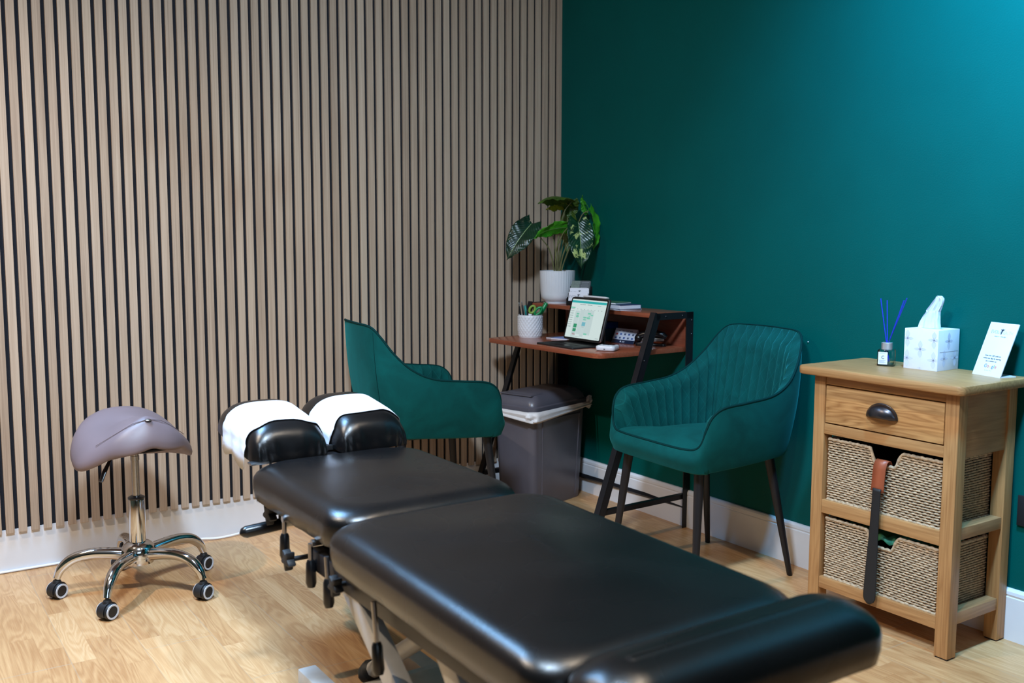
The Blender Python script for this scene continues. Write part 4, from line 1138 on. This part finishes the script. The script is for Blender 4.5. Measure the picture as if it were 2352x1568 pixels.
# cup handle
b = MB(); nu, nv = 22, 12; rows = []
for j in range(nv + 1):
    ph_ = (pi / 2) * j / nv; row = []
    for i in range(nu + 1):
        th = pi * i / nu
        row.append(Vector((xf + .001 - .026 * sin(ph_) * (.55 + .45 * sin(th)) , -2.010 + .050 * cos(th) * (.0 + cos(ph_) * .0 + 1 - .28 * (1 - cos(ph_)) * 0) * (1 - .35 * sin(ph_) ** 3), .650 + .040 * sin(th) * cos(ph_ * .98) ** .8)) - OC)
    rows.append(row)
n = nu + 1; b.add([v for r in rows for v in r], [(j * n + k, (j + 1) * n + k, (j + 1) * n + k + 1, j * n + k + 1) for j in range(nv) for k in range(nu)])
hd_ = b.build('cup_handle', MT['pewter'], dr, angle=180); hd_.modifiers.new('thick', 'SOLIDIFY').thickness = -.0018
b = MB(); pts = [Vector((xf - .0006, -2.010 + .0515 * cos(pi * k / 24), .650 + .0415 * sin(pi * k / 24))) - OC for k in range(25)]
b.tube(pts, .0022, 8); b.tube([pts[0], pts[-1]], .0016, 6); b.build('handle_rim', MT['pewter'], dr)

# woven baskets
def basket(label, z0, z1, seed, notch_d):
    t = empty('woven_basket', (-.165, -2.008, z0)); tag(t, label, 'basket', 'woven baskets on the cabinet shelves'); OB = Vector(t.location)
    rnd = random.Random(seed); xF, xB, yA, yB = -.288, -.045, -1.818, -2.198; r = .012
    H = z1 - z0
    rowh = .0074; nr = int(H / rowh)
    path = []   # front, right, back, left (closed), sampled every ~3.2 mm
    def seg(a, c):
        d = Vector(c) - Vector(a); n = max(2, int(d.length / .0034)); return [Vector(a) + d * k / n for k in range(n)]
    cs = [(xF, yA), (xF, yB), (xB, yB), (xB, yA)]
    for i in range(4): path += seg(cs[i], cs[(i + 1) % 4])
    # normals
    N = len(path); nor = []
    for i in range(N):
        e = path[(i + 2) % N] - path[i - 2]; nn = Vector((-e.y, e.x)).normalized()
        if nn.dot(path[i] - Vector(((xF + xB) / 2, (yA + yB) / 2))) < 0: nn = -nn
        nor.append(nn)
    yc = (-1.968 + -2.070) / 2; hw_t, hw_b = .058, .030
    def topz(p):      # rim height incl. the hand notch in front
        if p.x > xF + .006: return H
        d = abs(p.y - yc)
        return H - notch_d * (1 - smooth(hw_b, hw_t, d))
    s_ = [0]
    for i in range(N): s_.append(s_[-1] + (path[(i + 1) % N] - path[i]).length)
    b = MB()
    for row in range(nr):
        z = rowh * (row + .5); ph = (row % 2) * pi
        jit = rnd.uniform(-.8, .8)
        run = []
        def flush(run):
            if len(run) > 4:
                b.tube([q for q, _ in run], [w for _, w in run], 6, cap=True, flat=1.0)
        for i in range(N + 1):
            k = i % N; p = path[k]
            if z > topz(p) - .004: flush(run); run = []; continue
            wv = sin(s_[i] * pi / .0118 + ph); w = .0029 + .0006 * sin(s_[i] * 1100 + row * 2.7) + .0003 * sin(s_[i] * 2300 + row)
            off = .0013 * wv; zz = z + .0014 * sin(s_[i] * 14 + row * .25) + .0008 * sin(s_[i] * 266 + ph)
            run.append((Vector((p.x + nor[k].x * off - OB.x, p.y + nor[k].y * off - OB.y, zz)), w))
        flush(run)
    b.build('weave', MT['seagrass'], t, angle=80)
    # rim and base cords
    for zf, rad in ((lambda p: topz(p), .0052), (lambda p: .004, .0048)):
        pts = [Vector((p.x - OB.x, p.y - OB.y, zf(p) - .003 + .0008 * sin(i * .9))) for i, p in enumerate(path)]
        bb = MB().tube(pts, [rad * (1 + .16 * sin(i * 1.5)) for i in range(N)], 7, closed=True)
        bb.build('rim', MT['seagrass'], t, angle=80)
    # dark inner lining
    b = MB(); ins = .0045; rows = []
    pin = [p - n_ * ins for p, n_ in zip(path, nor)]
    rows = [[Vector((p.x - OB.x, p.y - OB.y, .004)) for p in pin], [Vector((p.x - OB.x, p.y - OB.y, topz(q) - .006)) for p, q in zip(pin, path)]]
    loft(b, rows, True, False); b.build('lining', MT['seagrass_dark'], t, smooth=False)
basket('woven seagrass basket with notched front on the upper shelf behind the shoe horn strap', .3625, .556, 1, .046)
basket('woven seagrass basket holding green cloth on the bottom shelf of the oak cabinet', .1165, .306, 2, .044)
# cloth in the lower basket
cl = MB(); rows = []; 
for j in range(24):
    row = []
    for i in range(34):
        u, v = i / 33, j / 23; e = min(u, 1 - u, v, 1 - v) * 4; e = min(1, e)
        z = .276 + .024 * e ** .4 + .012 * sin(u * 19 + v * 7) * e + .010 * sin(v * 23 - u * 11) * e + .006 * sin(u * 41 + v * 31)
        row.append((-.275 + .215 * v, -1.85 - .32 * u, min(z, .304)))
    rows.append(row)
cl.add([v for r in rows for v in r], [(j * 34 + i, j * 34 + i + 1, (j + 1) * 34 + i + 1, (j + 1) * 34 + i) for j in range(23) for i in range(33)])
tg = NT('green_teal_cloth'); n_ = tg.noise(tg.coords('Object', (1, 1, 1)), 9, 2)
tg.set(color=tg.ramp(n_, [(.35, lin((34, 150, 150))), (.5, lin((66, 132, 74))), (.62, lin((30, 98, 66))), (.75, lin((110, 190, 200)))]), rough=.7)
o = cl.build('folded_cloth', tg.m, None, angle=180); o.modifiers.new('thick', 'SOLIDIFY').thickness = .003
tag(o, 'bunched green and turquoise cloth lying inside the lower basket', 'cloth')
# shoe horn
sh = empty('shoe_horn', (-.300, -2.016, .518)); tag(sh, 'long black shoe horn hanging by a tan leather strap from the upper basket', 'shoe horn')
def sp(x_, y_, z_): return Vector((x_ + .300, y_ + 2.016, z_ - .518))
b = MB(); rows = []
path_ = [(-.276, .470), (-.277, .500), (-.284, .519), (-.292, .5235), (-.301, .520), (-.3065, .508), (-.3085, .490), (-.309, .432)]
for k, (x_, z_) in enumerate(catmull([Vector((p[0], 0, p[1])) for p in path_], 5) and [(q.x, q.z) for q in catmull([Vector((p[0], 0, p[1])) for p in path_], 5)]):
    dy = .004 * (.518 - z_) / .08
    rows.append([sp(x_, -1.994 + dy, z_), sp(x_, -2.036 + dy, z_)])
b.add([v for r in rows for v in r], [(2 * k, 2 * k + 1, 2 * k + 3, 2 * k + 2) for k in range(len(rows) - 1)])
o = b.build('leather_strap', MT['tan_leather'], sh, angle=180); o.modifiers.new('thick', 'SOLIDIFY').thickness = .0022
text_mesh('Calzante', .010, simple('embossed_gold', (186, 122, 84), .5), 'embossing', sh, frame(sp(-.3112, -2.012, .466), (0, 0, 1), (0, 1, 0)) , sx=1.0) if False else None
bl = MB(); rows = []
for k in range(41):
    s = k / 40; z_ = .442 - .352 * s; w = .0130 + .0075 * smooth(.1, 1, s)
    if s > .93: w *= sqrt(max(.02, 1 - ((s - .93) / .07) ** 2))
    row = []
    for i in range(-5, 6):
        q = i / 5; row.append(sp(-.3125 - .0015 * (1 - q * q) - .002 * s, -2.012 + .010 * s + w * q, z_))
    rows.append(row)
bl.add([v for r in rows for v in r], [(j * 11 + i, (j + 1) * 11 + i, (j + 1) * 11 + i + 1, j * 11 + i + 1) for j in range(40) for i in range(10)])
o = bl.build('blade', MT['black_soft'], sh, angle=180); o.modifiers.new('thick', 'SOLIDIFY').thickness = .003

# ------------------------------------------------------------------ things on the cabinet
ZC = .7785
df = empty('reed_diffuser', (-.120, -1.888, ZC)); tag(df, 'small square glass reed diffuser bottle with silver collar on the cabinet', 'reed diffuser')
Md = Matrix.Rotation(radians(-62), 4, 'Z')
MB().prism(rrect(.050, .050, .008, 5), 0, .050, .003, Md).build('bottle', MT['glass'], df)
MB().prism(rrect(.043, .043, .006, 5), .006, .0065, 0, Md).build('thick_base', MT['glass'], df)
MB().prism(rrect(.0435, .0435, .006, 5), .0070, .016, .0005, Md).build('oil', thin_glass('fragrance_oil', (.84, .88, .80, 1)), df)
MB().lathe([(.0155, .050), (.0165, .051), (.0165, .071), (.0155, .072), (.009, .072), (.009, .060)], 32, cap=False).build('collar', simple('satin_silver', (232, 230, 232), .38, .02, 40, metal=.85), df)
MB().box(-.021, .006, -.02555, -.0252, .006, .044, 0, Md).build('bottle_label', MT['white_card'], df, smooth=False)
text_mesh('C', .014, MT['ink'], 'lettering', df, Md @ frame((-.0075, -.02575, .027), (1, 0, 0), (0, 0, 1)))
b = MB()
for k in range(4): b.box(-.018, .001 - .004 * (k % 2), -.0258, -.0255, .0175 - k * .0025, .0185 - k * .0025, 0, Md)
b.box(-.018, .0, -.0258, -.0255, .040, .0408, 0, Md); b.build('label_lines', MT['ink_grey'], df, smooth=False)
rl = ['leftmost blue reed in the diffuser bottle', 'blue reed second from left, standing nearly upright in the diffuser', 'blue reed third from left, leaning right in the diffuser', 'rightmost blue reed in the diffuser, leaning furthest right']
for k, (y_, z_, xo) in enumerate(((-1.857, .985, .002), (-1.873, .980, .012), (-1.934, .983, .01), (-1.953, .991, -.004))):
    top_ = Vector((-.120 + xo, y_, z_)); neck = Vector((-.120 + xo * .2, -1.888 + (y_ + 1.888) * .08, .849)); d = (top_ - neck); bot = neck - d * (.060 / d.z)
    o = MB().tube([bot - Vector((-.12, -1.888, ZC)), top_ - Vector((-.12, -1.888, ZC))], .0018, 8).build('diffuser_reed', MT['blue_reed'], None)
    o.location = (-.12, -1.888, ZC); tag(o, rl[k], 'reed', 'blue diffuser reeds')
# tissue box
tb_ = empty('tissue_box', (-.066, -2.004, ZC)); tag(tb_, 'white cube tissue box printed with grey star pleats on the cabinet', 'tissue box')
Mt_ = Matrix.Rotation(-1.547, 4, 'Z')      # local x along the front edge, local -y faces the room
hw = .0555
CT = MB(); CT.box(-hw, hw, -hw, hw, 0, .122, .0012, Mt_)
MB().prism([(.034 * cos(a * pi / 12), .017 * sin(a * pi / 12)) for a in range(24)], .1222, .1226, 0, Mt_).build('opening', MT['ink_grey'], tb_, smooth=False)
MT['print1'] = simple('pale_lilac_print', (202, 201, 216), .6, .01); MT['print2'] = simple('grey_line_print', (140, 138, 156), .6, .01)
def star(b1, b2, cx, cz, ux, uy, o, s=.030):
    """petals and rays of one printed pleat star on a face"""
    for (dx, dz, L, w) in ((0, 1, s, .0075), (0, -1, s, .0075), (1, 0, s * .8, .004), (-1, 0, s * .8, .004)):
        pts = []
        for k in range(9): t = k / 8; pts.append((t, w * sin(pi * t)))
        for k in range(7, 0, -1): t = k / 8; pts.append((t, -w * sin(pi * t)))
        vs = [o + ux * max(-.0545, min(.0545, cx + dx * t * L - dz * q)) + uy * (cz + dz * t * L + dx * q) for t, q in pts]
        b1.add([tuple(v) for v in vs], [tuple(range(len(vs)))])
    for k in range(8):
        a = pi / 8 + pi / 4 * k; L = s * .42; c, d = cos(a), sin(a); w = .0008
        vs = [o + ux * (cx - d * w) + uy * (cz + c * w), o + ux * (cx + d * w) + uy * (cz - c * w), o + ux * max(-.0545, min(.0545, cx + c * L)) + uy * (cz + d * L)]
        b2.add([tuple(v) for v in vs], [(0, 1, 2)])
b1, b2 = MB(), MB(); R3 = Mt_.to_3x3()
for face, (ux, o) in enumerate(((R3 @ Vector((1, 0, 0)), R3 @ Vector((0, -hw - .0002, 0))), (R3 @ Vector((0, 1, 0)), R3 @ Vector((hw + .0002, 0, 0))))):
    cs = ((-.045, .092), (.042, .092), (-.002, .062), (-.045, .032), (.042, .032), (-.002, .005)) if face == 0 else ((.0, .088), (-.022, .036), (.034, .036))
    for cx, cz in cs:
        if cz > .0: star(b1, b2, cx, cz, ux, Vector((0, 0, 1)), o, .026 if cz > .01 else .001)
    o2 = o + (R3 @ Vector((0, -.0001, 0)) if face == 0 else R3 @ Vector((.0001, 0, 0)))
b2.v = [tuple(Vector(v) * 1.0 + (R3 @ Vector((.0001, -.0001, 0)))) for v in b2.v]
b2.box(hw + .0002, hw + .0004, -.045, .050, .056, .0568, 0, Mt_)
CT.cur = 1; CT.add(b1.v, b1.f); CT.cur = 2; CT.add(b2.v, b2.f)
CT.build('carton', [MT['white_card'], MT['print1'], MT['print2']], tb_, angle=30)
# tissue
ts = MB(); rows = []; nq, nr_ = 20, 44
prof_ = [(-.046, .024, 0), (-.040, .022, .018), (-.031, .022, .034), (-.020, .023, .048), (-.019, .024, .054), (-.008, .030, .068), (.004, .036, .086), (.009, .033, .094), (.015, .027, .0975)]
pr = catmull([Vector(p) for p in prof_], 4)
for j, p in enumerate(pr):
    s = j / (len(pr) - 1); row = []
    for k in range(nr_):
        a = 2 * pi * k / nr_; u = cos(a); w = sin(a)
        mid = (p.x + p.y) / 2; half = (p.y - p.x) / 2
        fold = .0035 * sin(5 * a + s * 3) * (1 - s * .5) + .002 * sin(11 * a + s * 5)
        th_ = .010 * (1 - s * .55)
        row.append(Mt_ @ Vector((mid + half * u * (1 + .03 * sin(7 * a)), th_ * w + fold - .004 * s, .1222 + p.z + .002 * sin(3 * a + 9 * s) * s)))
    rows.append(row)
loft(ts, rows, False, True)
o = ts.build('tissue', MT['paper'], None, angle=60); o.location = tb_.location; tag(o, 'white paper tissue pulled up out of the star patterned tissue box', 'tissue')
# acrylic sign
a4 = -1.826; U4 = Vector((cos(a4), sin(a4), 0)); N4 = Vector((U4.y, -U4.x, 0)); t4 = .386; Ws, Hs = .103, .162
V4 = Vector((-N4.x * sin(t4), -N4.y * sin(t4), cos(t4)))
sg = empty('review_sign', (-.0655, -2.138, ZC)); tag(sg, 'white slanted acrylic sign with review request lettering at the right end of the cabinet', 'sign')
M4 = frame(U4 * Ws / 2 + V4 * Hs / 2 + Vector((0, 0, .0)), U4, V4)
if M4.col[2].to_3d().dot(N4) < 0: M4 = M4 @ Matrix.Diagonal((1, 1, -1, 1))
MB().box(-Ws / 2, Ws / 2, -Hs / 2, Hs / 2, -.0028, 0, .0004, M4).build('panel', MT['white_plastic'], sg)
Mfoot = frame(U4 * Ws / 2 - N4 * .0, U4, -N4)
b = MB()
for z0, z1 in ((0, .0028),):
    vs = [(U4 * a + (-N4) * c + Vector((0, 0, z))) for z in (z0, z1) for a, c in ((0, 0.001), (Ws, 0.001), (Ws, .058), (0, .058))]
    b.add(vs, [(3, 2, 1, 0), (4, 5, 6, 7), (0, 1, 5, 4), (1, 2, 6, 5), (2, 3, 7, 6), (3, 0, 4, 7)])
b.build('foot', MT['white_plastic'], sg, smooth=False)
def st_(txt, x_, y_, size, m, sx=1.0, nm='lettering'): return text_mesh(txt, size, m, nm, sg, M4 @ Matrix.Translation((x_, y_, .0004)), sx=sx)
st_('EVOLV', -.0195, .052, .0145, MT['ink_grey'], .85); st_('HEALTH', .020, .052, .0145, MT['ring_white'], .78)
st_('MOBILITY · WELLNESS', .0, .039, .0042, MT['ink_grey'])
b = MB(); b.prism([(-.0015, .046), (.001, .046), (.003, .056), (.009, .0625), (.0035, .0605), (.002, .064), (0, .0605), (-.006, .0625), (-.0015, .057)], .0003, .0008, 0, M4); b.build('logo_figure', MT['ink'], sg, smooth=False)
for k, tx in enumerate(('Scan this QR code to', 'make our day by leaving', 'us a review on')): st_(tx, 0, -.020 - k * .0082, .0066, MT['ink'])
gl = [('G', (66, 110, 190)), ('o', (200, 72, 64)), ('o', (232, 180, 70)), ('g', (66, 110, 190)), ('l', (64, 150, 90)), ('e', (200, 72, 64))]
xx = -.0195
for k, (c_, rgb) in enumerate(gl):
    w = {'G': .0110, 'o': .0080, 'g': .0080, 'l': .0036, 'e': .0078}[c_]
    st_(c_, xx + w / 2, -.0515, .0150, simple('print_colour', rgb, .5, .01), .95); xx += w
st_('* * * * *', 0, -.066, .0080, simple('pale_gold_print', (206, 196, 168), .5, .01))

# ------------------------------------------------------------------ light
def area(name, loc, target, sx, sy, power, rgb, spread=None, shape='RECTANGLE'):
    L = bpy.data.lights.new(name, 'AREA'); L.shape = shape; L.size = sx; L.size_y = sy; L.energy = power; L.color = rgb
    if spread: L.spread = radians(spread)
    o = bpy.data.objects.new(name, L); COL.objects.link(o); o.location = loc
    o.rotation_euler = (Vector(target) - Vector(loc)).to_track_quat('-Z', 'Y').to_euler(); return o
def spot(name, loc, target, power, rgb, size=110, blend=.6, rad=.04):
    L = bpy.data.lights.new(name, 'SPOT'); L.energy = power; L.color = rgb; L.spot_size = radians(size); L.spot_blend = blend; L.shadow_soft_size = rad
    o = bpy.data.objects.new(name, L); COL.objects.link(o); o.location = loc
    o.rotation_euler = (Vector(target) - Vector(loc)).to_track_quat('-Z', 'Y').to_euler(); return o
WARM = (1.0, .82, .62); COOL = (.60, .79, 1.0)
LZ = RZ - .02
area('daylight_panel', (-2.3, -2.45, LZ - .02), (-1.5, -1.2, .3), .35, .35, 68, COOL, 130)
area('daylight_panel', (-2.5, -.60, LZ - .02), (-2.3, -1.5, 0), .60, .60, 40, (.28, .58, 1.0), 90)
spot('warm_downlight', (-3.25, -1.05, LZ), (-2.7, -1.2, 0), 140, WARM, 130, .8, .03)
spot('warm_downlight', (-1.35, -2.6, LZ), (-1.35, -2.5, 0), 60, WARM, 115, .8, .03)
spot('wall_spot', (-.85, -2.62, LZ - .03), (0, -2.55, 2.05), 620, (.16, .55, 1.0), 108, 1.0, .10)
area('window_daylight', (-2.7, RY + .05, 1.6), (-2.2, 0, 1.0), 2.2, 1.2, 14, (.6, .78, 1.0))
W = bpy.data.worlds.new('World'); S.world = W; W.use_nodes = True
bg = W.node_tree.nodes['Background']; bg.inputs[0].default_value = (.6, .75, 1, 1); bg.inputs[1].default_value = .3

# ------------------------------------------------------------------ camera
f_px, pitch, roll, yaw, cx_, cy_, cz_ = 2255.082, .1059, .0020, .5868, -2.7632, -3.7635, 1.1724
fw = Vector((sin(yaw) * cos(pitch), cos(yaw) * cos(pitch), -sin(pitch))); r0 = Vector((cos(yaw), -sin(yaw), 0)); u0 = r0.cross(fw)
r1 = r0 * cos(roll) + u0 * sin(roll); u1 = -r0 * sin(roll) + u0 * cos(roll)
cam = bpy.data.cameras.new('camera'); co = bpy.data.objects.new('camera', cam); COL.objects.link(co)
cam.sensor_width = 36; cam.lens = f_px / 2352 * 36; cam.clip_start = .05
co.matrix_world = Matrix(((r1.x, u1.x, -fw.x, cx_), (r1.y, u1.y, -fw.y, cy_), (r1.z, u1.z, -fw.z, cz_), (0, 0, 0, 1)))
cam.dof.use_dof = True; cam.dof.focus_distance = 3.3; cam.dof.aperture_fstop = 3.6
S.camera = co
S.view_settings.view_transform = 'Standard'; S.view_settings.look = 'None'; S.view_settings.gamma = 1; S.view_settings.exposure = 0.25
S.view_settings.use_curve_mapping = False
S.cycles.max_bounces = 8; S.cycles.caustics_reflective = False; S.cycles.caustics_refractive = False
try: S.cycles.use_denoising = True
except Exception: pass
